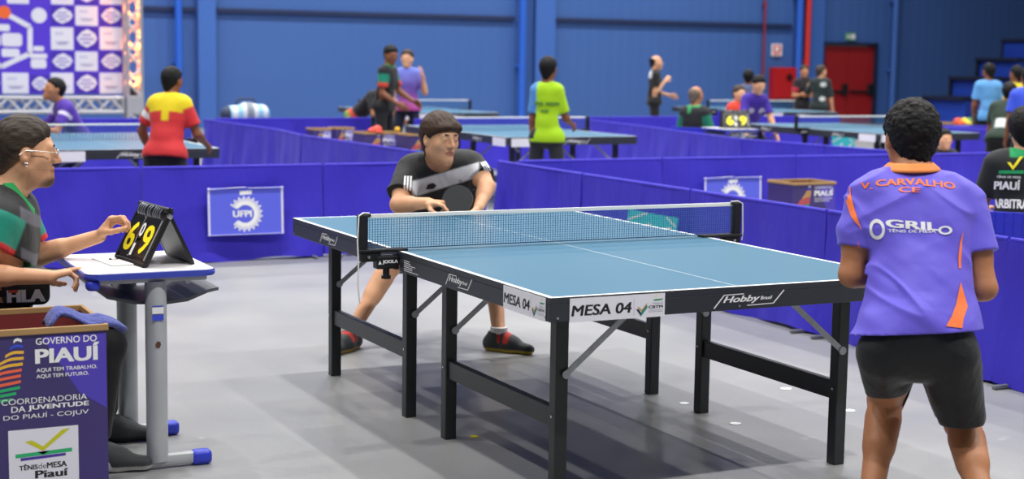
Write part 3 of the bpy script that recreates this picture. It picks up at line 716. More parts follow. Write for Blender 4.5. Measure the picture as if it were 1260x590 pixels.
def table(cx, cy, label, number=None, full=True):
    t = thing('table_tennis_table', label, 'table tennis table', (cx, cy, 0), 'blue table tennis tables'); X0, Y0 = cx-TWD/2, cy-TL/2
    P = lambda x, y, z: Vector((X0+x, Y0+y, z))
    for half in (0, 1):
        y0 = half*(TL/2+.0025); y1 = y0 + TL/2 - .0025; ys = [y0, y0+.02, y1] if half == 0 else [y0, y1-.02, y1]
        xs_ = [0, .02, TWD/2-.0015, TWD/2+.0015, TWD-.02, TWD]; bm = B()
        V = [[bm.verts.new(P(x, y, TH)) for x in xs_] for y in ys]; Lo = [[bm.verts.new(P(x, y, TH-.022)) for x in xs_] for y in ys]
        for j in range(2):
            endl = (j == 0 and half == 0) or (j == 1 and half == 1)
            for i in range(5):
                f = bm.faces.new((V[j][i], V[j][i+1], V[j+1][i+1], V[j+1][i])); f.material_index = 1 if (endl or i in (0, 2, 4)) else 0
                bm.faces.new((Lo[j][i], Lo[j+1][i], Lo[j+1][i+1], Lo[j][i+1])).material_index = 2
        for i in range(5):
            bm.faces.new((V[0][i], Lo[0][i], Lo[0][i+1], V[0][i+1])).material_index = 2; bm.faces.new((V[2][i], V[2][i+1], Lo[2][i+1], Lo[2][i])).material_index = 2
        for j in range(2):
            bm.faces.new((V[j][0], V[j+1][0], Lo[j+1][0], Lo[j][0])).material_index = 2; bm.faces.new((V[j][5], Lo[j][5], Lo[j+1][5], V[j+1][5])).material_index = 2
        obj('playing_surface', bm, [top_m, line_m, apron_m], t)
        bm = B(); zc = .707; hh = .062; ye = .011 if half == 0 else TL-.011
        box(bm, P(TWD/2, ye, zc), (TWD, .022, hh), .003)
        for x in (.011, TWD-.011): box(bm, P(x, (y0+y1)/2, zc), (.022, y1-y0-.046, hh), .003)
        box(bm, P(TWD/2, (y1-.05) if half == 0 else (y0+.05), .715), (TWD-.05, .022, .045), .003)
        ap = obj('apron', bm, apron_m, t)
        if full:
            bm = B()
            for (x, y, nx, ny) in ((.03, -.001 if half == 0 else TL+.001, 0, -1 if half == 0 else 1), (TWD-.03, -.001 if half == 0 else TL+.001, 0, -1 if half == 0 else 1), (TWD/2, -.001 if half == 0 else TL+.001, 0, -1 if half == 0 else 1), (-.001, .03 if half == 0 else TL-.03, -1, 0)):
                lathe(bm, [(.004, 0), (.004, .002), (.002, .003)], P(x, y, .69), (nx, ny, 0), 10)
            obj('screw', bm, chrome, ap)
    for half in (0, 1):
        e, m = (.203, 1.158) if half == 0 else (TL-.203, TL-1.158)
        for sx, x in ((-1, .147), (1, TWD-.147)):
            for y in (e, m):
                bm = B(); box(bm, P(x, y, .34), (.05, .05, .68), .004); box(bm, P(x, y, .697), (.07, .06, .03), .004); lg = obj('leg', bm, leg_m, t)
                if full:
                    bm = B(); lathe(bm, [(.006, 0), (.006, .003), (.003, .004)], P(x-.0255, y, .30), (-1, 0, 0), 10); obj('bolt', bm, chrome, lg)
            bm = B(); bar(bm, P(x, e, .292), P(x, m, .292), .03, .075, .004); obj('stretcher', bm, leg_m, t)
            for y in (e, m):
                bm = B(); yy = y + (-.03 if y < TL/2 and y == e or (half == 1 and y == m) else -.03); a = P(x-sx*.012, yy, .455); b = P(x-sx*.30, yy, .690)
                bar(bm, a, b, .004, .022, 0, (0, 0, 1)); lathe(bm, [(.016, 0), (.016, .006)], a+Vector((0, -.001, 0)), (0, -1, 0), 14); obj('folding_brace', bm, steel, t)
    side = plane_M(P(-.0005, 0, .678), (0, -1, 0), (0, 0, 1))      # left face, x runs towards the near end
    endM = plane_M(P(0, -.0005, .678), (1, 0, 0), (0, 0, 1))
    if number:
        for M, s0, w in ((endM @ Matrix.Translation((.075, -.006, 0)), 0, .375), (side @ Matrix.Translation((-.355, -.004, 0)), 0, .325)):
            bm = B(); prism(bm, [(0, 0), (w, 0), (w, .082), (0, .082)], M, .0012); sg = obj('number_sign', bm, sign_m, t)
            bm = B(); text_bm(bm, 'MESA ' + number, M @ Matrix.Translation((w*.02, .021, 0)), w*.62, .036, .022, .12, lift=.0016); obj('lettering', bm, black_print, sg)
            bm = B(); poly_bm(bm, [(w*.667, .008), (w*.670, .008), (w*.670, .07), (w*.667, .07)], M, 5, .0016); cbtm(bm, M @ Matrix.Translation((w*.685, .005, .0012)), w*.30, .075); obj('logo', bm, cb_m, sg)
    else:
        bm = B(); box(bm, P(.22, -.003, .705), (.36, .005, .085)); obj('number_sign', bm, sign_m, t); bm = B(); box(bm, P(-.003, .2, .705), (.005, .3, .085)); obj('number_sign', bm, sign_m, t)
    bm = B(); hobby(bm, endM @ Matrix.Translation((.655, .008, 0)), .30, .052); obj('maker_lettering', bm, white_print, t)
    for yy in (.585, 2.05):
        bm = B(); hobby(bm, side @ Matrix.Translation((-yy-.28, .010, 0)), .24, .05); obj('maker_lettering', bm, white_print, t)
    if full:
        bm = B()
        for k, (y, w) in enumerate(((.048, .06), (.040, .07), (.032, .12), (.024, .09), (.016, .09), (.008, .15))): poly_bm(bm, [(-1.29, y), (-1.29+w, y), (-1.29+w, y+.003), (-1.29, y+.003)], side)
        obj('small_print', bm, white_print, t)
    return t
def net(cx, cy, label, full=True):
    t = thing('table_tennis_net', label, 'net', (cx, cy, TH), 'table tennis nets'); xw = .915
    mesh_m = mat('blue_net_thread', '#3d6a8d', .8); tape_m = mat('white_net_tape', '#f0f0ec', .7, bump=(60, .001))
    for s in (-1, 1):
        bm = B(); box(bm, (cx+s*xw, cy, TH+.078), (.042, .032, .153), .006); box(bm, (cx+s*(xw-.012), cy, TH+.150), (.045, .026, .012), .004); ps = obj('post', bm, dark_plastic, t)
        bm = B(); box(bm, (cx+s*(xw-.085), cy, TH+.004), (.215, .055, .014), .004); box(bm, (cx+s*(xw-.105), cy-.0, TH-.045), (.10, .05, .055), .006); box(bm, (cx+s*(xw-.03), cy, TH-.02), (.09, .045, .04), .006)
        lathe(bm, [(.014, 0), (.014, .03), (.02, .032), (.02, .045)], (cx+s*(xw-.105), cy, TH-.07), (0, 0, -1), 14); cl = obj('clamp', bm, dark_plastic, t)
        if full:
            bm = B(); lathe(bm, [(.007, 0), (.007, .004)], (cx+s*(xw-.02), cy-.023, TH-.02), (0, -1, 0), 10); obj('screw', bm, chrome, cl)
        bm = B(); M = plane_M((cx+s*(xw-.105)-.045, cy-.0257, TH-.052), (1, 0, 0), (0, 0, 1))
        poly_bm(bm, [(.0, 0), (.016, 0), (.008, .016)], M); text_bm(bm, 'JOOLA', M @ Matrix.Translation((.02, 0, 0)), .066, .017, .04); obj('lettering', bm, white_print, cl)
    bm = B(); box(bm, (cx, cy, TH+.146), (2*xw-.03, .007, .017), .002); obj('white_tape', bm, tape_m, t)
    bm = B(); box(bm, (cx, cy, TH+.010), (2*xw-.03, .004, .004)); obj('net_cord', bm, mat('dark_net_cord', '#22405c', .7), t)
    bm = B(); nx, nz = (150, 12) if full else (60, 6); tw = .0021 if full else .004
    for i in range(nx+1):
        x = cx-xw+.02+(2*xw-.04)*i/nx; box(bm, (x, cy, TH+.076), (tw, .0012, .132))
    for j in range(1, nz+1): box(bm, (cx, cy, TH+.010+.13*j/(nz+1)), (2*xw-.04, .0013, tw*.75))
    obj('net_mesh', bm, mesh_m, t)
    if full:
        for s in (-1, 1):
            bm = B(); x = cx+s*(xw+.0225); tube(bm, [(cx+s*(xw-.03), cy, TH+.158), (cx+s*xw, cy-.01, TH+.161), (x, cy-.018, TH+.15), (x+s*.006, cy-.02, TH+.05), (x+s*.002, cy-.022, TH-.05), (x+s*.004, cy-.02, TH-.13), (x-s*.004, cy-.022, TH-.21)] if s < 0 else [(cx+s*(xw-.03), cy, TH+.158), (cx+s*xw, cy-.01, TH+.161), (x, cy-.018, TH+.15), (x+.004, cy-.02, TH+.02), (x, cy-.02, TH-.02)], .0032, 8)
            obj('hanging_cord', bm, mat('white_cord', '#e8e8e4', .8), t, True)
    return t
table(TWD/2, TL/2, 'main blue table tennis table in front, with MESA 04 signs and dark folding legs', '04'); net(TWD/2, TL/2, 'net with white tape and black posts clamped across the main table in front')
far_tables = [(.45, 9.8, 'blue table tennis table behind the seated umpire and before the red shirted player'), (5.3, 11.0, 'blue table tennis table beside the lime shirted player'), (10.05, 11., 'blue table tennis table behind the head of the player with the printed back'), (6.8, 17.5, 'far blue table tennis table behind the head of the black shirted player'), (13.1, 17.6, 'far blue table tennis table between the leaning purple player and the red door')]
nets_l = ['net on the table behind the seated umpire', 'net on the table beside the lime shirted player', 'net on the table left of the head of the player with the printed back', 'net on the far table right of the purple and pink shirted person', 'net on the far table in front of the two people by the red door']
T1 = table(*far_tables[0], full=False); N1 = net(*far_tables[0][:2], nets_l[0], full=False)
for (x, y, lb), nl in list(zip(far_tables, nets_l))[1:]:
    c = copy_tree(T1, (x-far_tables[0][0], y-far_tables[0][1], 0)); c['label'] = lb
    c = copy_tree(N1, (x-far_tables[0][0], y-far_tables[0][1], 0)); c['label'] = nl

# ================================================================== school desk with score board
desk = thing('school_desk', 'small school desk with white top, blue rim and grey column legs beside the umpire', 'desk', (-1.06, 1.4, 0))
dx0, dx1, dy0, dy1, dz = -1.315, -.83, 1.10, 1.71, .755
def rrect(x0, y0, x1, y1, r, n=6):
    o = []
    for cx, cy, a in ((x1-r, y1-r, 0), (x0+r, y1-r, PI/2), (x0+r, y0+r, PI), (x1-r, y0+r, 1.5*PI)): o += [(cx+r*math.cos(a+PI/2*k/n), cy+r*math.sin(a+PI/2*k/n)) for k in range(n+1)]
    return o
I4 = lambda z: Matrix.Translation((0, 0, z))
bm = B(); prism(bm, rrect(dx0+.006, dy0+.006, dx1-.006, dy1-.006, .04), I4(dz-.018), .019); obj('desk_top', bm, mat('white_laminate', '#e6e5e6', .35, noise=(6, '#dddcdd', .8)), desk)
bm = B(); prism(bm, rrect(dx0, dy0, dx1, dy1, .045), I4(dz-.023), .0215); bmesh.ops.bevel(bm, geom=[e for e in bm.edges if abs(e.verts[0].co.z-e.verts[1].co.z) < 1e-5], offset=.006, segments=2, affect='EDGES'); obj('edge_rim', bm, mat('blue_plastic', '#3a49b8', .4), desk)
dg = mat('desk_grey_steel', '#b6b9bc', .38, .5, .05, noise=(7, '#a9acb0', .8)); cap_m = mat('blue_end_cap', '#2f3fc8', .4)
for i, y in enumerate((1.16, 1.66)):
    bm = B(); tube(bm, [(-1.05, y, .03), (-1.05, y, .715)], .040, 20); lg = obj('leg_column', bm, dg, desk, True)
    bm = B(); bar(bm, (-1.30, y, .03), (-.90, y, .03), .05, .045, .012); obj('foot_bar', bm, dg, desk, True)
    for x, s in ((-.885, 1), (-1.315, -1)):
        bm = B(); box(bm, (x, y, .028), (.08, .062, .056), .018, seg=3); obj('foot_cap', bm, cap_m, desk, True)
    bm = B(); bar(bm, (-1.28, y, .722), (-.86, y, .722), .045, .022, .006); obj('top_bracket', bm, dg, desk)
    if i == 0:
        bm = B(); M = plane_M((-1.073, y-.041, .57), (1, 0, 0), (0, 0, 1)); prism(bm, [(0, 0), (.042, 0), (.042, .022), (0, .022)], M, .001, 0); prism(bm, [(0, .026), (.042, .026), (.042, .05), (0, .05)], M, .001, 1); prism(bm, [(0, .052), (.042, .052), (.042, .056), (0, .056)], M, .001, 0); obj('sticker', bm, [blue_print, white_print], lg)
        bm = B(); poly_bm(bm, [(0, 0), (.012, -.004), (.018, .008), (.016, .02), (.004, .022), (-.003, .01)], plane_M((-1.06, y-.0405, .47), (1, 0, 0), (0, 0, 1)), 0, .001); obj('rust_spot', bm, mat('rust', '#5c3a2a', .8), lg)
bm = B(); box(bm, (-1.285, 1.135, .712), (.05, .05, .04), .015, seg=3); obj('corner_stop', bm, cap_m, desk, True)
for x in (-1.2, -.93):
    bm = B(); tube(bm, [(x, 1.15, .708), (x, 1.67, .708)], .011, 12); obj('cross_tube', bm, dg, desk, True)
bm = B(); box(bm, (-1.05, 1.63, .36), (.025, .05, .06)); bmesh.ops.delete(bm, geom=bm.verts[:], context='VERTS'); bm.free()
# moulded tray below the top
q = []; bm = B(); prof = [(-1.27, .705), (-1.22, .66), (-1.12, .635), (-1.0, .628), (-.92, .635), (-.84, .665), (-.80, .672)]
for th in (0, 1):
    pass
pts = [(x, z) for x, z in prof] + [(x, z-.012) for x, z in prof[::-1]]
prism(bm, [(x, z) for x, z in pts], plane_M((0, 1.64, 0), (1, 0, 0), (0, 0, 1)), .44)
obj('book_tray', bm, mat('grey_tray_plastic', '#5d6167', .45), desk)
bm = B(); box(bm, (-1.10, 1.43, dz+.0035), (.19, .24, .004), .0015, Matrix.Rotation(.12, 3, 'Z')); tag(obj('score_sheet', bm, mat('paper_white', '#efeff0', .7)), 'white score sheet lying on the school desk under the umpire hand', 'paper')
# score flip board
sb = thing('score_flip_board', 'black A-frame score flip board showing yellow 6 and 9 on the school desk', 'score board', (-1.0, 1.38, dz))
Z0 = dz+.006; FBL, FBR = Vector((-1.115, 1.53, Z0)), Vector((-1.075, 1.215, Z0)); KBR, KBL = Vector((-.885, 1.255, Z0)), Vector((-.905, 1.56, Z0))
apx = Vector((0, 0, .205)); TLf = lerp(FBL, KBL, .5)+apx; TRf = lerp(FBR, KBR, .5)+apx
fx = (FBR-FBL).normalized(); fy = (TLf-FBL); Lf = fy.length; fy.normalize(); fw = (FBR-FBL).length; FM = plane_M(FBL, fx, fy)
blackb = mat('score_board_black', '#17181a', .35); pan = mat('score_board_panel', '#4a3b34', .3, noise=(5, '#2f2a28', .8))
bm = B(); prism(bm, [(0, 0), (fw, 0), (fw, Lf), (0, Lf)], FM, -.006); obj('number_panel', bm, pan, sb)
bm = B()
for a, b in (((0, 0), (fw, 0)), ((0, 0), (0, Lf)), ((fw, 0), (fw, Lf)), ((0, Lf), (fw, Lf))): bar(bm, FM @ Vector((*a, 0)), FM @ Vector((*b, 0)), .018, .016, .003, FM.to_3x3() @ Vector((0, 0, 1)))
obj('number_frame', bm, blackb, sb)
kx = (KBL-KBR).normalized(); KM = plane_M(KBR, kx, TRf-KBR); kw = (KBL-KBR).length; kl = (TRf-KBR).length
bm = B(); prism(bm, [(0, 0), (kw, 0), (kw, kl), (0, kl)], KM, -.005); obj('support_panel', bm, mat('grey_back_panel', '#6a6b6e', .4, noise=(9, '#3c3d40', .9)), sb)
bm = B()
for a, b in (((0, 0), (kw, 0)), ((0, 0), (0, kl)), ((kw, 0), (kw, kl))): bar(bm, KM @ Vector((*a, 0)), KM @ Vector((*b, 0)), .016, .014, .003, KM.to_3x3() @ Vector((0, 0, 1)))
obj('support_frame', bm, blackb, sb)
bm = B(); tube(bm, [TLf-fx*.012, TRf+fx*.012], .012, 14); obj('hinge_bar', bm, blackb, sb, True)
bm = B(); lathe(bm, [(.012, 0), (.012, .004), (.006, .005)], TRf+fx*.0125+Vector((0, 0, -.02)), fx, 14); obj('rivet', bm, chrome, sb)
pl = lambda x0, y0, x1, y1, m, lift, nm: None
def card(x0, x1, y0, y1, digit, mcol, mdig, lift, kind='digit_card'):
    bm = B(); prism(bm, [(x0, y0), (x1, y0), (x1, y1), (x0, y1)], FM @ I4(lift), .002); c = obj(kind, bm, mcol, sb)
    if digit:
        bm = B(); text_bm(bm, digit, FM @ Matrix.Translation((x0+(x1-x0)*.12, y0+(y1-y0)*.10, lift+.002)), (x1-x0)*(.30 if digit == '1' else .78), (y1-y0)*.74, .02, lift=.0008); obj('digit', bm, mdig, c)
cardb = mat('digit_card_black', '#141416', .3); cardg = mat('digit_card_grey', '#8d8f94', .4)
card(fw*.08, fw*.40, Lf*.10, Lf*.78, '6', cardb, mat('score_yellow', '#ffee00', .5), .009)
card(fw*.59, fw*.91, Lf*.10, Lf*.78, '9', cardb, _mats['score_yellow'], .009)
card(fw*.42, fw*.56, Lf*.42, Lf*.74, '0', cardb, white_print, .008, 'set_card'); card(fw*.42, fw*.56, Lf*.08, Lf*.36, '1', cardb, white_print, .008, 'set_card')
card(fw*.36, fw*.42, Lf*.08, Lf*.80, None, cardg, None, .0075, 'card_edge'); card(fw*.92, fw*.96, Lf*.08, Lf*.80, None, cardg, None, .0075, 'card_edge')
for u in (.12, .19, .26, .33, .45, .52, .63, .70, .77, .85):
    bm = B(); c = FM @ Vector((fw*u, Lf*.92, .004)); 
    pts = [c + (fy*math.cos(a)*.024 + (FM.to_3x3() @ Vector((0, 0, 1)))*math.sin(a)*.016) for a in [2*PI*k/16 for k in range(17)]]
    tube(bm, pts, .0028, 6, False); obj('binder_ring', bm, mat('ring_steel', '#9fa6b4', .3, .5, .8), sb, True)
bm = B(); tube(bm, [FM @ Vector((.055, .0, .01)), FM @ Vector((.058, -.012, .018)), FM @ Vector((.060, -.02, .03)), Vector(FM @ Vector((.062, -.02, .045)))], .0035, 8); obj('cord', bm, blackb, sb, True)

# ================================================================== cardboard towel boxes
kraft = mat('kraft_cardboard', '#b08d5e', .8, noise=(8, '#a07e52', .8)); inner_red = mat('box_inside_red', '#7c2b2c', .7)
box_v = mat('box_print_violet', '#43337e', .5, noise=(1.8, '#3b3560', .9)); box_v2 = mat('box_print_bright_violet', '#5040b8', .5)
def govern(bm, M, w, h):
    """print on a box side, w x h, origin lower left. 0 white 1 bright violet 2 blue 3 yellow 4 coral 5 green 6 sign white 7 lime 8 dark green 9 violet 10 black"""
    poly_bm(bm, [(w*.55, h*.995), (w*.995, h*.995), (w*.995, h*.58), (w*.8, h*.68)], M, 1, .0003)
    cols = [0, 2, 3, 3, 3, 4, 4, 4, 5, 5, 5]
    for k in range(11):
        y = h*(.985-.031*k); xr = w*(.415+.012*math.sin(k*.7)) - (0 if k < 8 else w*(.01+.035*(k-8))); wd_ = w*(.055+.035*k+ (0.02 if k > 4 else 0)) if k < 8 else w*(.33-.06*(k-8)); th = h*.016
        N = 8; top = []; bot = []
        for i in range(N+1):
            u = i/N; x = xr-wd_*(1-u); yy = y - (1-u)*wd_*.26 + math.sin(u*PI*1.3)*h*.008
            top.append((x, yy+th/2)); bot.append((x, yy-th/2))
        poly_bm(bm, bot+top[::-1], M, cols[k], .0006)
    yy_ = lambda y: .832*y+.231
    T = lambda s, x, y, ww, hh, b=.01, mi=0: text_bm(bm, s, M @ Matrix.Translation((w*(x+.02), h*yy_(y), 0)), w*ww, h*hh*.9, b, mi=mi, lift=.0007)
    T('GOVERNO DO', .49, .865, .42, .04); T('PIAUÍ', .49, .745, .43, .105, .03); T('AQUI TEM TRABALHO.', .49, .685, .42, .026, .012); T('AQUI TEM FUTURO.', .49, .645, .36, .026, .012)
    T('COORDENADORIA', .25, .49, .585, .035, .0); T('DA', .315, .44, .095, .035); T('JUVENTUDE', .43, .44, .415, .035, .025); T('DO PIAUÍ - COJUV', .26, .385, .585, .042, .0)
    x0, x1, y0, y1 = .31, .79, yy_(-.05), yy_(.325); poly_bm(bm, [(w*x0, h*y0), (w*x1, h*y0), (w*x1, h*y1), (w*x0, h*y1)], M, 6, .0006)
    pts = [(.42, .245), (.47, .25), (.545, .205), (.68, .305), (.735, .31), (.545, .175)]
    poly_bm(bm, [(w*x, h*yy_(y)) for x, y in pts], M, 7, .001)
    poly_bm(bm, [(w*x, h*yy_(y)) for x, y in ((.355, .168), (.50, .172), (.545, .152), (.59, .175), (.745, .180), (.745, .155), (.355, .143))], M, 5, .0010)
    poly_bm(bm, [(w*x, h*yy_(y)) for x, y in ((.39, .141), (.70, .150), (.70, .132), (.39, .122))], M, 9, .0010)
    T('TÊNIS', .36, .06, .125, .036, .03, 10); T('de', .49, .06, .055, .034, .0, 10); T('MESA', .55, .06, .135, .034, .03, 10); T('Piauí', .47, .0, .22, .045, .03, 10)
gov_m = [white_print, box_v2, blue_print, mat('box_amber', '#f0b840', .6), mat('box_coral', '#f06848', .6), mat('box_green', '#25b070', .6), mat('sign_lilac_white', '#e4e2ee', .6), mat('box_lime', '#c9c81a', .6), mat('dark_green_print', '#0d7b4c', .6), violet_print, black_print]
def towel_box(x0, y0, w, d, h, label, ang=0., full=True):
    t = thing('towel_box', label, 'box', (x0+w/2, y0+d/2, 0), 'printed towel boxes'); th = .006; bm = B()
    for c, s in (((x0+w/2, y0+th/2, h/2), (w, th, h)), ((x0+w/2, y0+d-th/2, h/2), (w, th, h)), ((x0+th/2, y0+d/2, h/2), (th, d-2*th, h)), ((x0+w-th/2, y0+d/2, h/2), (th, d-2*th, h)), ((x0+w/2, y0+d/2, .006), (w-2*th, d-2*th, .008))): box(bm, c, s)
    for f in bm.faces:
        c = f.calc_center_median(); n = f.normal
        inside = (x0+.002 < c.x < x0+w-.002) and (y0+.002 < c.y < y0+d-.002)
        f.material_index = 1 if inside else 0
    bm.normal_update(); bd = obj('body', bm, [box_v, inner_red], t)
    bm = B(); r = .022; z = h+.002
    for a, b in (((x0, y0), (x0+w, y0)), ((x0, y0+d), (x0+w, y0+d))): box(bm, ((a[0]+b[0])/2, a[1], z-r/2+.004), (w+.012, .014, r), .003)
    for x in (x0, x0+w): box(bm, (x, y0+d/2, z-r/2+.004), (.014, d-.02, r), .003)
    obj('folded_rim', bm, kraft, t)
    bm = B(); govern(bm, plane_M((x0, y0-.0005, 0), (1, 0, 0), (0, 0, 1)), w, h-.02); obj('print', bm, gov_m, bd)
    if not full:
        bm = B(); govern(bm, plane_M((x0+w+.0005, y0, 0), (0, 1, 0), (0, 0, 1)), d, h-.02); obj('print', bm, gov_m, bd)
    return t
BW = .47; towel_box(-1.335-BW, .655, BW, .43, .645, 'purple printed cardboard box at front left with a towel over its rim')
# towel over the rim
q = SDF(); tw = [(-1.50, .76, .640), (-1.46, .72, .664), (-1.40, .69, .672), (-1.345, .69, .668)]
bm = B(); N, Mn = 22, 10; g = []
for i in range(N+1):
    u = i/N; rowv = []
    for j in range(Mn+1):
        v = j/Mn-.5
        x = -1.515 + u*.255; z = .668 + .018*math.sin(u*PI*2.3+.3) - max(0, (u-.68))**1.35*.34; y = .745 + v*.16*(1-.35*u) + .02*math.sin(u*6)
        z += .010*math.sin(v*9+u*5) - max(0, -u+.12)*.25
        rowv.append(bm.verts.new((x, y, z)))
    g.append(rowv)
for i in range(N):
    for j in range(Mn): bm.faces.new((g[i][j], g[i+1][j], g[i+1][j+1], g[i][j+1]))
bmesh.ops.recalc_face_normals(bm, faces=bm.faces)
o = obj('towel', bm, mat('slate_blue_terry', '#5a63a8', .95, .1, noise=(60, '#4a5296', .8), bump=(160, .006), sheen=.3), None, True); md = o.modifiers.new('thickness', 'SOLIDIFY'); md.thickness = .012; md.offset = 0
tag(o, 'slate blue towel draped over the right rim of the front cardboard box', 'towel')
for i, (px, py, z, dd, w, lb) in enumerate(((976, 226, .60, .34, .42, 'printed box with tan rim seen over the right barrier by the crouching player'), (386, 159, .62, .3, .24, 'small tan rimmed box on the left of the pair behind the far barrier row'), (413, 158, .62, .3, .26, 'small tan rimmed box on the right of the pair behind the far barrier row'), (448, 164, .62, .4, .50, 'printed towel box with a red cap on it below the green sleeved person'), (502, 166, .62, .4, .42, 'printed towel box below the purple and pink shirted person'), (892, 158, .56, .3, .28, 'printed box with tan rim left of two by the seated person in orange'), (922, 158, .56, .3, .28, 'printed box with tan rim right of two below the leaning purple player'), (760, 152, .62, .4, .42, 'tan rimmed towel box left of the seated bald official'), (1163, 152, .62, .4, .55, 'tan rimmed box holding a heap of caps before the bleacher'))):
    p = on_z(px, py, z); towel_box(p.x, p.y, w, dd, z, lb, full=(i > 0))
# things lying on the far boxes
def heap(px, py, z, label, nm, cat, blobs):
    p = on_z(px, py, z)
    q = SDF()
    for (a, b, c, r) in blobs: q.ball(p + Vector((a, b, c)), r, .03)
    return p, q
p, q = heap(466, 163, .63, '', '', '', [(0, .1, .02, .05), (.03, .1, .03, .05), (-.05, .12, .0, .05)])
tag(solid('baseball_hat', q.cone(p+Vector((-.02, .02, 0)), p+Vector((.05, .02, 0)), .02), .012, [red_print], None, cut=[((0, 0, .626), (0, 0, -1))]), 'red cap lying on the printed box by the green sleeved person', 'hat')
p = on_z(448, 164, .62) + Vector((.44, 0, 0)); bm = B(); bmesh.ops.create_uvsphere(bm, u_segments=18, v_segments=12, radius=.035, matrix=Matrix.Translation((p.x, p.y, .6605))); tag(obj('tennis_ball', bm, mat('orange_yellow_felt', '#e8b32c', .9), None, True), 'orange yellow ball resting on the printed box by the purple and pink shirted person', 'ball')
p = on_z(1190, 150, .68)
for k, (dx, c, mm) in enumerate(((-.05, 'orange red', '#d8552f'), (.08, 'yellow', '#d9c23a'), (.17, 'green', '#3a8a4a'))):
    q = SDF().ball((p.x+dx, p.y+.15, .665), .075, .02).cone((p.x+dx-.05, p.y+.06, .65), (p.x+dx+.05, p.y+.06, .65), .03, k=.03)
    tag(solid('baseball_hat', q, .014, [mat('cap_'+c.replace(' ', '_'), mm, .8)], None, cut=[((0, 0, .627), (0, 0, -1))]), '%s cap in the heap on the tan rimmed box before the bleacher' % c, 'hat', 'caps heaped on the far box')
# bag on the far barrier row
p = on_y(310, 141, 15.62)
q = SDF().cone(p+Vector((-.22, 0, -.02)), p+Vector((.20, 0, 0)), .13, .13, .05).cone(p+Vector((-.2, 0, -.3)), p+Vector((.2, 0, -.3)), .12, .12, .08).ball(p+Vector((.02, 0, .05)), .11, .06)
bg = thing('sports_bag', 'light blue and white striped sports bag with dark left end standing behind the far barrier', 'bag', (p.x, p.y+.25, 0))
mb_ = [mat('bag_light_blue', '#8fc3e0', .6), mat('bag_white', '#d9dfe6', .6), mat('bag_dark', '#2a3550', .6), mat('bag_grey', '#87909c', .6)]
def bagf(C):
    u = C[:, 0]-p.x; r = np.where(np.sin(u*46) > .0, 0, 1); r = np.where(u < -.24, 2, r); return np.where((u > -.02) & (u < .08), 3, r)
o = solid('body', q, .014, mb_, bg, matfn=bagf); o.location.y += .28
bm = B(); tube(bm, [p+Vector((-.15, .28, .11)), p+Vector((-.1, .28, .2)), p+Vector((.1, .28, .2)), p+Vector((.15, .28, .11))], .015); obj('handle', bm, mb_[2], bg, True)
bm = B(); zt = p.z-.43; box(bm, (p.x, p.y+.28, zt-.02), (.7, .4, .04), .006); 
for sx in (-1, 1):
    for sy in (-1, 1): box(bm, (p.x+sx*.3, p.y+.28+sy*.15, (zt-.04)/2), (.04, .04, zt-.04))
tag(obj('side_table', bm, mat('grey_side_table', '#55585f', .6)), 'low grey side table under the striped sports bag', 'table')
# litter on the floor
for k, (px, py, w, cc, lb) in enumerate(((967, 479, .05, white_print, 'white paper scrap on the floor seen between the right hand table legs'), (842, 497, .045, white_print, 'white paper scrap on the floor between the right middle legs of the table'), (905, 522, .045, white_print, 'white paper scrap on the floor furthest right within the table shadow'), (1045, 506, .05, white_print, 'white paper scrap on the floor just right of the nearest right table leg'), (584, 538, .035, yellow_print, 'tiny yellow scrap on the floor right of the left middle table leg'))):
    p = on_z(px, py, 0); bm = B(); rs = random.Random(k); pts = [(w*.5*(1+.3*rs.random())*math.cos(a), w*.45*(1+.3*rs.random())*math.sin(a)) for a in [2*PI*i/7 for i in range(7)]]
    prism(bm, pts, Matrix.Translation((p.x, p.y, .0006)), .002); tag(obj('paper_scrap', bm, cc), lb, 'litter', 'paper scraps on the floor')
# ================================================================== photo backdrop on a truss
BKY = 23.0
bp_ = on_y(151, 116, BKY); bx1, bz0 = bp_.x, bp_.z; bk = thing('sponsor_board', 'violet backdrop board with chequered logo squares on a truss at top left', 'board', (bx1-2, BKY, bz0))
bm = B(); box(bm, (bx1-3., BKY+.03, bz0+2.), (6., .05, 4.), .004); obj('panel', bm, mat('backdrop_violet', '#5a3ad2', .5, noise=(1.1, '#4b2fd6', .9)), bk)
vi = mat('backdrop_square_violet', '#4126b4', .5); li = mat('backdrop_square_white', '#dfe2f4', .5)
bM = plane_M((0, BKY+.0045, 0), (1, 0, 0), (0, 0, 1)); bxy = lambda px, py: (lambda q: (q.x, q.z))(on_y(px, py, BKY))
def sq(px0, py0, px1, py1, white, logo):
    (xa, za), (xb, zb) = bxy(px0, py1), bxy(px1, py0); w, h = xb-xa, zb-za; M = bM @ Matrix.Translation((xa, za, 0)); bm = B()
    prism(bm, [(w*.03, h*.03), (w*.97, h*.03), (w*.97, h*.97), (w*.03, h*.97)], M, .006); s = obj('logo_square', bm, li if white else vi, bk); bm = B()
    if not white:
        poly_bm(bm, [(w*.08, h*.5), (w*.3, h*.78), (w*.55, h*.90), (w*.86, h*.70), (w*.94, h*.5), (w*.8, h*.28), (w*.5, h*.12), (w*.25, h*.25)], M, 0, .008); [poly_bm(bm, [(w*a, h*y), (w*b_, h*y), (w*b_, h*(y+.08)), (w*a, h*(y+.08))], M, 1, .009) for y, a, b_ in ((.60, .3, .7), (.44, .2, .82), (.28, .34, .66))]; obj('logo', bm, [li, mat('soft_violet_print', '#8a86cf', .6)], s)
    else:
        for y, a, b_ in ((.66, .2, .55), (.3, .22, .8), (.24, .3, .7)): poly_bm(bm, [(w*a, h*y), (w*b_, h*y), (w*b_, h*(y+.09)), (w*a, h*(y+.09))], M, 0, .008)
        obj('logo', bm, [mat('faint_lilac_print', '#bcc0e2', .6)], s)
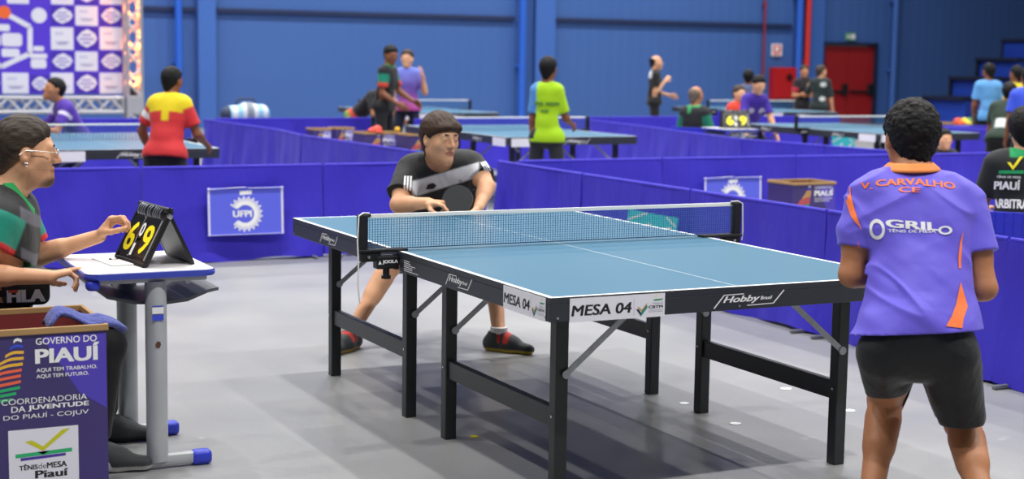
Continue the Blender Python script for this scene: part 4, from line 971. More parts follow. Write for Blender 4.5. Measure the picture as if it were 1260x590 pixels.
colx = [(62, 91), (92, 121), (122, 151)]; rowy = [(-22, 6), (7, 32), (33, 62), (63, 88), (89, 116)]
for i, (a, b_) in enumerate(colx):
    for j, (c, d_) in enumerate(rowy): sq(a, c, b_, d_, (i+j) % 2 == 0, True)
sq(2, 89, 36, 116, True, True); sq(37, 92, 61, 114, False, True); sq(8, -22, 36, 5, True, True); sq(-60, 89, -26, 116, True, True); sq(-27, 92, 1, 114, False, True)
bm = B(); hx = [(4, 15), (37, 33), (37, 66), (2, 82), (-32, 66), (-32, 33), (4, 15)]; stroke(bm, [bxy(*q) for q in hx], .085, bM, 0, .003); obj('hexagon_outline', bm, li, bk)
bm = B(); poly_bm(bm, disc_pts(*bxy(5, 15), .11), bM, 0, .006); obj('orange_ball_print', bm, mat('orange_ball_print', '#f06a2c', .6), bk)
for (a, b_, c, d_) in ((2, 41, 27, 57), (-14, 30, 12, 38), (2, 60, 24, 70), (-20, 42, 0, 58), (41, 57, 54, 63), (37, 66, 58, 72), (38, 73, 57, 84)):
    (xa, za), (xb, zb) = bxy(a, d_), bxy(c, b_); bm = B(); e = (zb-za)*.18; poly_bm(bm, [(xa+e, za), (xb-e, za), (xb, za+e), (xb, zb-e), (xb-e, zb), (xa+e, zb), (xa, zb-e), (xa, za+e)], bM, 0, .004); obj('emblem_shape', bm, li, bk)
bm = B(); poly_bm(bm, disc_pts(*bxy(48, 19), .13), bM, 0, .004); obj('emblem_shape', bm, li, bk)
tr_m = mat('aluminium_truss', '#c4c6cc', .35, .5, .6)
def truss(name, a, b, w, label, n):
    a = Vector(a); b = Vector(b); d = (b-a).normalized(); x = Vector((0, 1, 0)); y = d.cross(x).normalized(); t = thing(name, label, 'truss', a if a.z < b.z else a); cs = [a+x*sx*w/2+y*sy*w/2 for sx, sy in ((-1, -1), (1, -1), (1, 1), (-1, 1))]; v = b-a
    for c in cs:
        bm = B(); tube(bm, [c, c+v], .034, 12); obj('chord', bm, tr_m, t, True)
    for k in range(4):
        bm = B(); p0, p1 = cs[k], cs[(k+1) % 4]
        for i in range(n):
            s, e = (p0, p1) if i % 2 == 0 else (p1, p0); tube(bm, [s+v*(i/n), e+v*((i+1)/n)], .026, 8)
        for i in (0, n): tube(bm, [p0+v*(i/n), p1+v*(i/n)], .026, 8)
        obj('lacing', bm, tr_m, t, True)
    return t
tx = on_y(160, 60, BKY).x; tz0, tz1 = on_y(120, 138, BKY).z, on_y(120, 119, BKY).z; tw_ = .24
truss('lattice_truss', (tx-6.4, BKY-.22, (tz0+tz1)/2), (tx-.21, BKY-.22, (tz0+tz1)/2), tz1-tz0-.03, 'horizontal silver truss beam under the violet backdrop board', 29)
tt = truss('lattice_truss', (tx, BKY-.22, .03), (tx, BKY-.22, 4.4), tw_, 'vertical silver truss tower glowing orange at the right end of the backdrop board', 17)
bm = B(); box(bm, (tx, BKY-.22, .015), (.6, .6, .03), .005); obj('base_plate', bm, tr_m, tt)
bm = B(); box(bm, (tx, BKY-.22, (tz0+tz1)/2), (.3, .3, tz1-tz0+.04), .01); obj('corner_block', bm, tr_m, tt)
bm = B(); lathe(bm, [(.05, 0), (.07, .03), (.07, .14), (.06, .16)], (tx, BKY-.22, tz1+.03), (0, 0, 1), 16); ul = obj('uplight', bm, dark_plastic, tt)
for z, e in ((tz1+.30, 9), (tz1+.9, 11), (tz1+1.5, 11), (tz1+2.2, 10)):
    ld = bpy.data.lights.new('orange_truss_lamp', 'POINT'); ld.energy = e; ld.color = (1, .22, .03); ld.shadow_soft_size = .03; lo = bpy.data.objects.new('orange_truss_lamp', ld); COL.objects.link(lo); lo.location = (tx, BKY-.22, z)

# score board and desk beside the leaning purple player
p = on_z(905, 158, .755); 
for src, lb in ((desk, 'school desk before the leaning purple player at the far table'), (sb, 'far score flip board with yellow digits before the leaning purple player')):
    c = copy_tree(src, (p.x+1.0, p.y-1.38, 0)); c['label'] = lb
c.rotation_euler.z = 1.1
# ================================================================== foreground people
shoe_grey = mat('shoe_dark_grey', '#3a3d3f', .7, bump=(90, .001)); sole_w = mat('shoe_sole_white', '#d9d8d2', .6); sole_y = mat('shoe_sole_yellow', '#c2a63a', .6); shoe_red = mat('shoe_red', '#c8352c', .6); sock_w = mat('white_sock', '#dedede', .9)
def fold_disp(across, amp, freq, seed):
    n = Vector(across).normalized(); t1, t2 = frame_for(n); M = np.array([n, t1*.22, t2*.3])
    def f(P):
        Q = P @ M.T + .03*sinnoise(P, 8, seed)[:, None]
        r = vnoise(Q, freq/6.28, seed); r2 = vnoise(Q, freq/3.3, seed+7)
        return -amp*1.5*(np.clip(1-np.abs(r)*2.2, 0, 1)**1.5 - .25)*np.clip(.35+vnoise(P, 6, seed+3), .1, 1) - amp*.35*r2
    return f
def clothed_legs(name, hl, hr, kl, kr, pelvis, front, m, parent, h, upto, grow, waist, disp=None, back=None, extra=None, k=1.):
    q = SDF(); pl = (Vector(hr)-Vector(hl)).normalized(); cuts = []
    q.cone(Vector(hl)+pl*.02, Vector(hr)-pl*.02, (.108+grow)*k, (.108+grow)*k, .05); q.cone(pelvis, waist, (.122+grow)*k, (.118+grow*.6)*k, .05, Vector(front), 1.12)
    for hp, kn in ((hl, kl), (hr, kr)):
        e = lerp(hp, kn, upto); q.cone(hp, e, (.092+grow)*k, (.070+grow*1.5)*k, .03)
    if extra: extra(q)
    o = solid(name, q, h, m, parent, disp=disp, cut=[(waist, Vector(waist)-Vector(pelvis))])
    return o

def collar_band(root, c, ax, ay, up, w, m):
    up = up.normalized(); bm = B(); n = 36; rings = []
    for j, (k, z) in enumerate(((1.0, .0), (1.10, -w*.25), (1.30, -w*.8), (1.36, -w*1.1))):
        rings.append([bm.verts.new(c + ax*k*math.cos(2*PI*i/n) + ay*k*math.sin(2*PI*i/n) + up*z) for i in range(n)])
    for a, b in zip(rings, rings[1:]):
        for i in range(n): bm.faces.new((a[i], a[(i+1) % n], b[(i+1) % n], b[i]))
    bmesh.ops.recalc_face_normals(bm, faces=bm.faces)
    o = obj('collar', bm, m, root, True); md = o.modifiers.new('thickness', 'SOLIDIFY'); md.thickness = .006; md.offset = 0; return o
# ---------------------------------------------------------------- player with the printed back (right foreground)
def player_right():
    SL, SR = J(1066, 243, 5.22), J(1187, 250, 5.22); NK = J(1124, 221, 5.24); CH = J(1126, 285, 5.20); WA = J(1129, 350, 5.14); PE = J(1130, 408, 5.08)
    HL, HR = J(1102, 425, 5.08), J(1160, 428, 5.08); KL, KR = J(1090, 492, 5.38), J(1184, 520, 5.30); AL, AR = J(1070, 622, 5.16), J(1212, 634, 5.02)
    EL, WL = J(1047, 338, 5.20), J(1082, 343, 5.43); ER, WR = J(1212, 355, 5.16), J(1172, 352, 5.40)
    front = (ray(1125, 300)).normalized(); front.z = 0; front = (front - CR*.12).normalized(); back = -front
    root = thing('person', 'crouching player in purple shirt with orange name on the back and black shorts', 'person', Vector((PE.x, PE.y, 0)))
    hd = Head(J(1120.5, 172, 5.30), (front - CR*.22 - Vector((0, 0, .10))), sc=1.05)
    q = hd.sdf(); q.cone(NK, hd.P(0, -.022, -.045), .060, .058, .03)
    torso(q, SL, SR, NK, CH, WA, PE, front, HL, HR, .92, -.006)
    for s, e, w in ((SL, EL, WL), (SR, ER, WR)): limb_arm(q, s, e, w, 1.02)
    hand(q, WL, (WL-EL).normalized()+CR*.5, -CU*.3+CR, CU, [(.4, .5, .3)]*4, THUMB); hand(q, WR, (WR-ER).normalized()-CR*.4, -CR-CU*.2, CU, [(.9, 1.1, .6)]*4, THUMB)
    for hp, kn, an in ((HL, KL, AL), (HR, KR, AR)): limb_leg(q, hp, kn, an, back, 1.1); 
    body = solid('body', q, .0045, [skinB], root, attrs={'lip': hd.lip, 'beard': lambda P: np.zeros(len(P))})
    hd.hair('hair', hair_black, root, .003, .016, .0042, taper=.02)
    # shirt
    purple = cloth('purple_jersey', '#6f63de', .5, .006, noise=(1.6, '#685bd8', .9))
    q = SDF(); torso(q, SL, SR, NK-Vector((0, 0, .012)), CH, WA, lerp(WA, PE, .75), front, HL, HR, 1.0, .014); q.cone(HL-(HR-HL)*.10, HR+(HR-HL)*.06, .118, .118, .05); q.cone(PE, lerp(PE, WA, .4), .158, .146, .05, front, 1.2)
    pl = (HR-HL).normalized()
    q.cone(J(1100, 350, 5.15), J(1091, 425, 5.09), .098, .105, .05).cone(J(1158, 350, 5.15), J(1169, 430, 5.09), .100, .108, .05)
    cl, cr_ = lerp(SL, EL, .66), lerp(SR, ER, .60)
    q.cone(SL, cl, .070, .068, .014); q.cone(SR, cr_, .070, .072, .014)
    up = lambda a, b: (b-a).normalized()
    qs = (np.array(SL), np.array(SR))
    fd1 = fold_disp((CU*.75+CR*.65), .0085, 95, 3); fd2 = fold_disp((CU*.9-CR*.35), .005, 80, 8)
    dl, dr = up(SL, EL), up(SR, ER)
    def keep(P):  # sleeve cuffs and hem
        lx = (P - np.array(CH)) @ np.array(CR)
        pa = np.linalg.norm((P-np.array(cl)) - ((P-np.array(cl)) @ np.array(dl))[:, None]*np.array(dl), axis=1); pb = np.linalg.norm((P-np.array(cr_)) - ((P-np.array(cr_)) @ np.array(dr))[:, None]*np.array(dr), axis=1)
        a = np.where((lx < -.165) & (pa < .085), (P-np.array(cl)) @ np.array(dl), -1.); b = np.where((lx > .165) & (pb < .09), (P-np.array(cr_)) @ np.array(dr), -1.)
        return np.maximum(a, b)
    hemn = -CU + CR*.05
    def carve(P):
        n1 = SDF().cone(NK + CU*.0 + front*.02, NK + CU*.1 + front*.02, .066, .07); return n1(P)
    shirt = solid('shirt', q, .0045, [purple], root, disp=lambda P: fd1(P)+fd2(P), keep=keep, cut=[(J(1128, 408, 5.1), hemn)], carve=carve)
    collar_band(root, J(1121, 201, 5.23), CR*.074, front*.066, Vector((0, 0, 1))*1.0 + front*.25, .024, mat('orange_collar', '#e88a45', .7))
    # prints
    bv = bvh_of(shirt); dirn = front*1.0; Mb = lambda px, py: plane_M(J(px, py, 4.9), CR, CU); s = 4.9/FPX
    def arc_text(st, px, py, w, h, bend, mats, bold=.02, name='lettering'):
        M = Mb(px, py); bm = B(); text_bm(bm, st, Matrix.Identity(4), w*s, h*s, bold, lift=0)
        for v in bm.verts:
            u = v.co.x/(w*s)-.5; v.co.y -= bend*s*4*u*u; v.co = M @ v.co
        return bm
    for st, px, py, w, h, bd in (('V.', 1068, 240.5, 14, 8, 0), ('CARVALHO', 1087, 234.2, 101, 7.6, 2.6), ('CE', 1115.5, 243.2, 26, 6.0, 0)):
        bm = arc_text(st, px, py, w, h, bd, None)
        if st == 'V.':
            for v in bm.verts: v.co += CU*(.0)
        if st == 'CARVALHO':
            for v in bm.verts:
                u = ((v.co - J(1087, 234.2, 4.9)).dot(CR))/(101*s); v.co -= CU*(max(0, u-.5)*7*s)
        wrap('lettering', bm, bv, dirn, [orange_print], shirt)
    for st, px, py, w, h, sk, bold in (('GRIL', 1098.5, 287, 65, 9.6, -.05, .03), ('TÊNIS DE MESA', 1100, 293.6, 60, 4.6, .06, .012)):
        bm = arc_text(st, px, py, w, h, 0, None, bold)
        for v in bm.verts:
            u = (v.co - J(px, py, 4.9)).dot(CR)/s; v.co -= CU*(u*(.06 if st == 'GRIL' else .0)*s)
        wrap('lettering', bm, bv, dirn, [white_print], shirt)
    bm = B(); M = Mb(1087, 291); 
    for k in range(1): ring_bm(bm, 0, 0, 6.0*s, 9.4*s, M, 0, 0, 30, ry=1.4)
    ring_bm(bm, 2.2*s, -.2*s, 5.0*s, 6.0*s, M, 0, 0, 16, -1.2, 1.0, 1.2)
    wrap('maker_emblem', bm, bv, dirn, [white_print], shirt, .0019)
    bm = B(); Mr = Mb(1172, 290.5); ring_bm(bm, 0, 0, 5.4*s, 9.0*s, Mr, 0, 0, 26, ry=.62); wrap('round_letter', bm, bv, dirn, [white_print], shirt, .0019)
    P2 = lambda px, py: J(px, py, 4.9)
    def patch(pts, name='side_stripe'):
        bm = B(); vs = [bm.verts.new(P2(*p)) for p in pts]; f = bm.faces.new(vs); bmesh.ops.triangulate(bm, faces=[f]); return wrap(name, bm, bv, dirn, [orange_print], shirt, .002, .009)
    patch([(1051, 247), (1056, 236), (1056, 250), (1060, 268), (1068, 293), (1062, 284), (1055, 268)]); patch([(1050, 258), (1052, 254), (1058, 274), (1063, 287), (1055, 276)])
    patch([(1196, 292), (1191, 306), (1188, 325), (1188, 338), (1191, 338), (1191, 324), (1194, 306)], 'side_piping')
    patch([(1189, 354), (1194, 372), (1197, 384), (1190, 396), (1187, 408), (1166, 404), (1174, 393), (1181, 380)]); patch([(1064, 308), (1067, 318), (1066, 330), (1063, 322)], 'side_piping')
    # shorts
    q = SDF(); pl = (HR-HL).normalized(); qb = [HL, HR]
    q.cone(HL+pl*.01, HR-pl*.01, .118, .118, .05); q.cone(PE, lerp(PE, WA, .4), .148, .138, .05, front, 1.2)
    q.cone(J(1088, 436, 5.07), J(1090, 478, 5.22), .092, .070, .015); q.cone(J(1168, 440, 5.06), J(1183, 512, 5.16), .100, .078, .015)
    eL, eR = lerp(HL, KL, .92), lerp(HR, KR, .98); q.cone(HL, eL, .098, .068, .015); q.cone(HR, eR, .102, .078, .015)
    nL, nR = (KL-HL).normalized(), (KR-HR).normalized(); mid = np.array((HL+HR)/2)
    hl_ = J(1090, 477, 5.3); hr_ = J(1182, 514, 5.25)
    def keep(P):
        lx = (P-mid) @ np.array(pl); return np.where(lx < .02, (P-np.array(hl_)) @ np.array(-CU + CR*.10 + CF*.12), (P-np.array(hr_)) @ np.array(-CU + CR*.06 + CF*.12))
    fd = fold_disp(CU+CR*.3, .006, 45, 11)
    sh = solid('shorts', q, .005, [cloth('black_shorts', '#121419', .5, .02)], root, disp=fd, keep=keep, cut=[(J(1130, 399, 5.1), CU)])
    for an, kn in ((AL, KL), (AR, KR)):
        t = an + front*.1; foot('shoe', an + Vector((0, 0, 0)), t, [shoe_grey, sole_w], root, .006)
player_right()

# ---------------------------------------------------------------- black shirted player at the far end
def player_far():
    D = 8.25
    SL, SR = J(582, 204, 8.32), J(504, 210, 8.22); NK = J(541, 200, 8.28); CH = J(546, 245, 8.40); WA = J(542, 272, 8.58); PE = J(536, 290, 8.72)
    HL, HR = J(556, 298, 8.72), J(518, 298, 8.72); KL, KR = J(606, 330, 8.45), J(480, 328, 8.40)
    ALp, ARp = on_z(614, 413, .085), on_z(431, 411, .085)
    AL, AR = ALp, ARp
    ER, WR = J(490, 252, 8.05), J(527, 250, 7.93); EL, WL = J(599, 229, 8.22), J(589, 256, 8.06)
    front = (-CF + CR*.25); front.z = 0; front.normalize(); tf = (front + Vector((0, 0, -.6))).normalized()
    root = thing('person', 'player in black shirt with white chest band leaning over the main table holding a bat', 'person', Vector((PE.x, PE.y, 0)))
    hd = Head(J(542, 172, 8.12), (-CF*.80 + CR*.60 - Vector((0, 0, .16))), (CU*1 - CF*.15 + CR*.08), sc=1.08)
    q = hd.sdf(); q.cone(NK, hd.P(0, -.025, -.05), .066, .062, .03)
    torso(q, SL, SR, NK, CH, WA, PE, tf, HL, HR, .95, -.006)
    limb_arm(q, SR, ER, WR, 1.08); limb_arm(q, SL, EL, WL, 1.05)
    # racket pose
    rc = J(563, 246, 7.88); rn = (-CF + CU*.25 - CR*.10).normalized(); hdir = (J(541, 252, 7.90) - rc).normalized(); hdir = (hdir - rn*hdir.dot(rn)).normalized(); hp = rc + hdir*.098
    dR = (hp - WR).normalized(); tips, th = hand(q, WR, dR + CU*.05, (CF*.25 - CU*.9), -CF*.3 + CU*.0 - CF, [(.25, .5, .3), (1.0, 1.2, .6), (1.15, 1.3, .7), (1.2, 1.3, .7)], [(.7, .5, .5), (.9, .1, .4), (1, -.1, .2)], 1.05)
    hand(q, WL, CR*-.25 - CU*.8 - CF*.3, -CR, -CF, [(.5, .7, .4)]*4, THUMB, 1.0)
    for hp_, kn, an in ((HL, KL, AL), (HR, KR, AR)): limb_leg(q, hp_, kn, an, -front, 1.02)
    def beard(P):
        l = hd.loc(P); return np.where((l[:, 1] > .02) & (l[:, 2] < -.035) & (l[:, 2] > -.12), .10, 0)
    solid('body', q, .0055, [skinA], root, attrs={'lip': hd.lip, 'beard': beard})
    hd.hair('hair', hair_brown, root, .004, .020, 0, 'fringe', 120, fringe=1, taper=.018); hd.brows(hair_brown, root, .003); hd.eyes(root, eye_white, eye_iris)
    bsh = cloth('black_jersey', '#15161a', .6, .016); wband = cloth('white_band_cloth', '#cfd0d6', .7, .012); gsh = cloth('grey_shoulder_cloth', '#3a3c42', .7, .012)
    q = SDF(); torso(q, SL, SR, NK-Vector((0, 0, .01)), CH, WA, PE, tf, HL, HR, 1.0, .016)
    cR, cL = lerp(SR, ER, .72), lerp(SL, EL, .62); q.cone(SR, cR, .074, .078, .03); q.cone(SL, cL, .072, .076, .03)
    nR, nL = (ER-SR).normalized(), (EL-SL).normalized()
    def keep(P):
        lx = (P-np.array(CH)) @ np.array(CR); return np.maximum(np.where(lx < -.13, (P-np.array(cR)) @ np.array(nR), -1), np.where(lx > .13, (P-np.array(cL)) @ np.array(nL), -1))
    a0 = np.array(J(545, 222, 8.2)); bd = np.array((CU*.97 - CR*.30).normalized())
    def mf(C):
        u = (C-a0) @ bd; lx = (C-a0) @ np.array(CR); fr = ((C-np.array(CH)) @ np.array(CF)) < .10
        return np.where((np.abs(u) < .038) & (lx > -.155) & (lx < .19) & fr, 1, 0)
    fd = fold_disp(CU+CR*.5, .006, 55, 21)
    shirt = solid('shirt', q, .0055, [dye_mat('black_jersey_dyed', .6, .016)], root, disp=fd, keep=keep, dye=(mf, ['#15161a', '#c9cad0']), carve=lambda P: SDF().cone(NK-CF*.01, hd.P(0, -.0, -.07)-CF*.03, .072, .08)(P))
    bv = bvh_of(shirt); s = 7.7/FPX; P2 = lambda px, py: J(px, py, 7.7)
    for px in (491.0, 494.6, 498.2):
        bm = B(); vs = [bm.verts.new(P2(*p)) for p in ((px, 213), (px+2.2, 213), (px+1.9, 232), (px-.3, 232))]; bm.faces.new(vs); wrap('sleeve_stripe', bm, bv, CF, [white_print], shirt, .003, .012)
    for dx in (0, 3., 6.):
        bm = B(); vs = [bm.verts.new(P2(*p)) for p in ((588.5+dx*.8, 194-dx*.3), (590+dx*.8, 193.2-dx*.3), (598+dx*.75, 207-dx*.55), (596.5+dx*.75, 208-dx*.55))]; bm.faces.new(vs); wrap('sleeve_stripe', bm, bv, CF, [white_print], shirt, .003, .012)
    bm = B(); vs = [bm.verts.new(P2(*p)) for p in ((517, 229), (520, 223), (527, 221), (531, 224), (528, 228), (522, 229))]; bm.faces.new(vs); wrap('chest_emblem', bm, bv, CF, [black_print], shirt, .003, .012)
    bm = B(); vs = [bm.verts.new(P2(*p)) for p in ((559, 220), (562, 215), (566, 219)) ]; bm.faces.new(vs); wrap('chest_emblem', bm, bv, CF, [grey_print], shirt, .003, .012)
    clothed_legs('shorts', HL, HR, KL, KR, PE, front, [cloth('black_shorts_far', '#16171b', .6, .02)], root, .007, .66, .012, lerp(PE, WA, .6))
    for an, tx_ in ((AL, CR*.9 - CF*.45), (AR, -CR*.3 - CF*.9)):
        foot('shoe', an, an + tx_*.2, [shoe_grey, sole_y, shoe_red], root, .0055, 1.08)
        bm = B(); tube(bm, [an + Vector((0, 0, .0)), an + Vector((0, 0, .045))], .047, 16); obj('sock', bm, sock_w, root, True)
    # the bat
    rk = thing('table_tennis_bat', 'black table tennis bat held by the black shirted player', 'bat', rc); M = plane_M(rc, hdir.cross(rn)*-1, -hdir)
    if (M.to_3x3() @ Vector((0, 0, 1))).dot(rn) < 0: M = plane_M(rc, hdir.cross(rn), -hdir)
    pts = [(.076*math.sin(a)*(1.0), .079*math.cos(a)) for a in [2*PI*k/40 for k in range(40)]]
    rub = mat('black_rubber', '#1f2327', .55); wood = mat('bat_wood', '#b78d5a', .5, noise=(30, '#a77c4b', .7))
    bm = B(); prism(bm, pts, M @ I4(-.003), .006); obj('blade', bm, wood, rk)
    bm = B(); prism(bm, [(x*.99, y*.99) for x, y in pts], M @ I4(.003), .004); obj('black_rubber', bm, rub, rk)
    bm = B(); prism(bm, [(x*.99, y*.99) for x, y in pts], M @ I4(-.007), .004); obj('red_rubber', bm, mat('red_rubber', '#a8262a', .5), rk)
    bm = B(); box(bm, M @ Vector((0, -.122, 0)), (.028, .10, .022), .007, M.to_3x3(), seg=3); obj('handle', bm, wood, rk)
player_far()

# ---------------------------------------------------------------- seated umpire
def umpire():
    f = Vector((.985, -.10, 0)).normalized(); rt = f.cross(Vector((0, 0, 1)))    # rt = towards the camera side
    SR, SL = J(-4, 272, 5.60), J(22, 258, 5.96); NK = J(4, 240, 5.78); CH = J(4, 305, 5.78); WA = J(0, 355, 5.76); PE = J(-12, 405, 5.74)
    HR, HL = PE + rt*.09 + Vector((0, 0, -.02)), PE - rt*.09 + Vector((0, 0, -.02))
    ER, WR = J(-30, 339, 5.55), J(58, 341, 5.60); EL, WL = J(42, 316, 6.02), J(122, 291, 6.02)
    KR, KL = J(132, 424, 5.80), J(128, 416, 6.12)
    AR, AL = on_z(119, 548, .10), on_z(130, 514, .10)
    root = thing('person', 'seated umpire with glasses and dark green sleeved polo reaching for the score board', 'person', Vector((PE.x, PE.y, 0)))
    hd = Head(J(33, 188, 5.78), f*1.0 + Vector((0, 0, -.07)), sc=1.06)
    q = hd.sdf(); q.cone(NK + f*.01, hd.P(0, -.02, -.055), .060, .057, .03); q.cone(hd.P(0, .02, -.08), NK + f*.05 + Vector((0, 0, .03)), .040, .045, .03)
    torso(q, SL, SR, NK, CH, WA, PE, f, HL, HR, .95, -.006)
    limb_arm(q, SR, ER, WR, 1.0); limb_arm(q, SL, EL, WL, 1.0)
    # near hand: index finger along the desk edge, the others curled under
    hand(q, WR, (J(112, 328, 5.76)-WR), -CU - CF*.15, CF, [(-.02, .06, .04), (.65, .9, .5), (.75, 1.0, .6), (.85, 1.0, .6)], [(.7, .5, .5), (.9, .2, .3), (1, 0, .2)], 1.0, .03)
    # far hand: lifted, fingers pinching towards the board
    hand(q, WL, CR*.62 + CU*.75, CR*.8 - CU*.55 - CF*.1, -CF*.9 + CR*.2, [(.75, .9, .5), (.85, .9, .5), (.95, 1.0, .6), (1.0, 1.1, .6)], [(.6, .35, .75), (.75, .1, .6), (.8, -.1, .5)], .98, .05)
    for hp, kn, an in ((HL, KL, AL), (HR, KR, AR)): limb_leg(q, hp, kn, an, -f + Vector((0, 0, 0)), .95)
    def beard(P):
        l = hd.loc(P); ch = np.clip(1.45 - np.sqrt((l[:, 0]/.042)**2 + ((l[:, 1]-.085)/.040)**2 + ((l[:, 2]+.100)/.022)**2), 0, 1)*1.2
        mo = np.clip(1.2-np.sqrt((l[:, 0]/.027)**2+((l[:, 2]+.042)/.008)**2), 0, 1)*(l[:, 1] > .07)*.7
        jaw = .13*(l[:, 2] < -.05)*(l[:, 2] > -.13)*(l[:, 1] > .0)
        side = np.clip(1.1-np.sqrt(((l[:, 1]-.012)/.016)**2+((l[:, 2]-.0)/.035)**2), 0, 1)*.5*(np.abs(l[:, 0]) > .05)
        return np.clip(np.maximum.reduce([ch, mo, jaw, side]), 0, .9)
    solid('body', q, .0037, [skinA], root, attrs={'lip': hd.lip, 'beard': beard})
    hd.hair('hair', hair_ash, root, .003, .015, 0, 'short', 150, taper=.055, fade=True); hd.brows(hair_brown, root, .0024); hd.eyes(root, eye_white, eye_iris)
    # glasses
    g = thing('eyeglasses', '', '', hd.P(0, .1, 0)); [g.__delitem__(k) for k in ('label', 'category')]; g.parent = root; g.matrix_parent_inverse = base_matrix(root).inverted()
    fr = mat('silver_frame', '#b9b6b0', .3, .5, .9); ln = mat('spectacle_lens', '#dfe8ec', .05); ln.node_tree.nodes['Principled BSDF'].inputs['Transmission Weight'].default_value = 1; ln.node_tree.nodes['Principled BSDF'].inputs['IOR'].default_value = 1.02
    bm = B()
    for sx in (-1, 1):
        c = (sx*.034, .106, .002); rim = [hd.P(c[0]+.025*math.cos(a)*(1), c[1]-abs(c[0]+.025*math.cos(a))*.10, c[2]+.018*math.sin(a)) for a in [2*PI*k/22 for k in range(23)]]; tube(bm, rim, .0011, 6, False)
        tube(bm, [hd.P(sx*.058, .100, .010), hd.P(sx*.074, .085, .010), hd.P(sx*.081, .03, .012), hd.P(sx*.083, -.01, .012), hd.P(sx*.084, -.03, -.006)], .0018, 6)
    tube(bm, [hd.P(-.010, .106, .006), hd.P(0, .110, .009), hd.P(.010, .106, .006)], .0012, 6); obj('frame', bm, fr, g, True)
    for sx in (-1, 1):
        bm = B(); vs = [bm.verts.new(hd.P(sx*.034+.0245*math.cos(a), .106-abs(sx*.034+.0245*math.cos(a))*.10, .002+.0175*math.sin(a))) for a in [2*PI*k/22 for k in range(22)]]; bm.faces.new(vs); obj('lens', bm, ln, g)
    bm = B(); c = hd.P(.079, -.004, -.038); tube(bm, [c + (hd.f*math.cos(a) + hd.u*math.sin(a))*.006 for a in [2*PI*k/14 for k in range(15)]], .0014, 6, False); obj('earring', bm, chrome, root, True)
    # polo shirt
    vest = mat('black_polo_cloth', '#1e2023', .7, .3, bump=(7, .012, (1, 1, .55)), noise=(9, '#3c3e45', .25)); sleeve = cloth('teal_green_sleeve', '#1d8b77', .65, .012); grn = cloth('green_panel', '#1f5a2c', .7, .012, noise=(8, '#15301c', .5)); gry = cloth('grey_chevron', '#5c5c66', .7, .01); redc = cloth('red_cuff', '#c8282e', .7)
    q = SDF(); torso(q, SL, SR, NK-Vector((0, 0, .012)), CH, WA, PE, f, HL, HR, 1.0, .013, belly=.0)
    cR, cL = lerp(SR, ER, .46), lerp(SL, EL, .70); q.cone(SR, cR, .072, .080, .03); q.cone(SL, cL, .068, .074, .03)
    nR, nL = (ER-SR).normalized(), (EL-SL).normalized(); c0 = np.array(CH)
    def keep(P):
        ly = (P-c0) @ np.array(rt); return np.maximum(np.where(ly > .115, (P-np.array(cR)) @ np.array(nR), -1), np.where(ly < -.135, (P-np.array(cL)) @ np.array(nL), -1))
    fv, rv = np.array(f), np.array(rt)
    def mf(C):
        l = C - c0; a = l @ fv; y = l @ rv; z = l[:, 2]; r = np.zeros(len(C))
        tr = (C-np.array(SR)) @ np.array(nR); tl = (C-np.array(SL)) @ np.array(nL); pR = np.linalg.norm((C-np.array(SR)) - tr[:, None]*np.array(nR), axis=1); onR = (y > .09) & (pR < .098) & (tr > -.035); onL = (y < -.14) & (z < .10)
        r = np.where((z < -.03) & (z > -.13) & (a < .135) & ~onR, 2, r)
        r = np.where((np.sin(z*42 + a*30) > .55) & (a > .055) & (z > -.12), 3, r)
        r = np.where(onR | onL, 1, r); Lr = (cR-SR).length; r = np.where(onR & (tr > Lr-.02), 4, r); r = np.where(onL & (tl > (cL-SL).length-.025), 4, r); return r
    shirt = solid('polo_shirt', q, .0045, [dye_mat('polo_cloth_dyed', .7, .012)], root, keep=keep, dye=(mf, ['#202225', '#1d8b77', '#1f5a2c', '#5c5c66', '#c8282e']), disp=fold_disp(f*.5+Vector((0, 0, 1)), .004, 55, 31), carve=lambda P: SDF().cone(NK+f*.015, hd.P(0, .0, -.08), .064, .066)(P), cut=[(PE + Vector((0, 0, -.05)), (0, 0, -1))])
    cc = J(25, 236, 5.78); cf_ = (J(41, 256, 5.78)-J(8, 214, 5.78))*.5; collar_band(root, cc, rt*.070, cf_, (Vector((0, 0, 1)) + f*.55), .034, cloth('green_collar', '#1f9a52', .7))
    bv = bvh_of(shirt); s = 5.3/FPX; bm = B(); M = plane_M(J(31, 288, 5.3), CR*.9+CU*.1, CU); poly_bm(bm, check_pts(0, .0, 9*s), M, 0, 0); text_bm(bm, 'CBTM', M @ Matrix.Translation((8*s, 1*s, 0)), 8*s, 4*s, .02, lift=0)
    wrap('chest_emblem', bm, bv, CF, [white_print], shirt, .003, .008)
    # trousers, shoes
    q = SDF(); q.cone(HL, HR, .120, .120, .05); q.cone(PE, lerp(PE, WA, .5), .132, .128, .05, f, 1.05)
    for hp, kn, an in ((HL, KL, AL), (HR, KR, AR)):
        q.cone(hp, kn, .092, .066, .03); e = lerp(kn, an, .86); q.cone(kn, e, .066, .047, .02)
    solid('trousers', q, .006, [blk], root, disp=fold_disp((1, 0, 1), .004, 60, 41))
    foot('shoe', AR - Vector((0, 0, .012)), AR + Vector((.98, -.35, 0)), [shoe_grey, sole_w], root, .0045, 1.05); foot('shoe', AL - Vector((0, 0, .012)), AL + Vector((.98, -.25, 0)), [shoe_grey, mat('shoe_sole_black', '#1c1c1e', .6)], root, .005, 1.05)
    # waist bag
    wb = thing('waist_bag', 'black waist bag with white and red lettering at the umpire waist', 'bag', WA + f*.13); c = J(14, 352, 5.62); fx = (CR - CF*CR.dot(CF)); R = Matrix((f, -rt*1.0, Vector((0, 0, 1)))).transposed()
    bagm = mat('waist_bag_nylon', '#17181b', .5, bump=(60, .001))
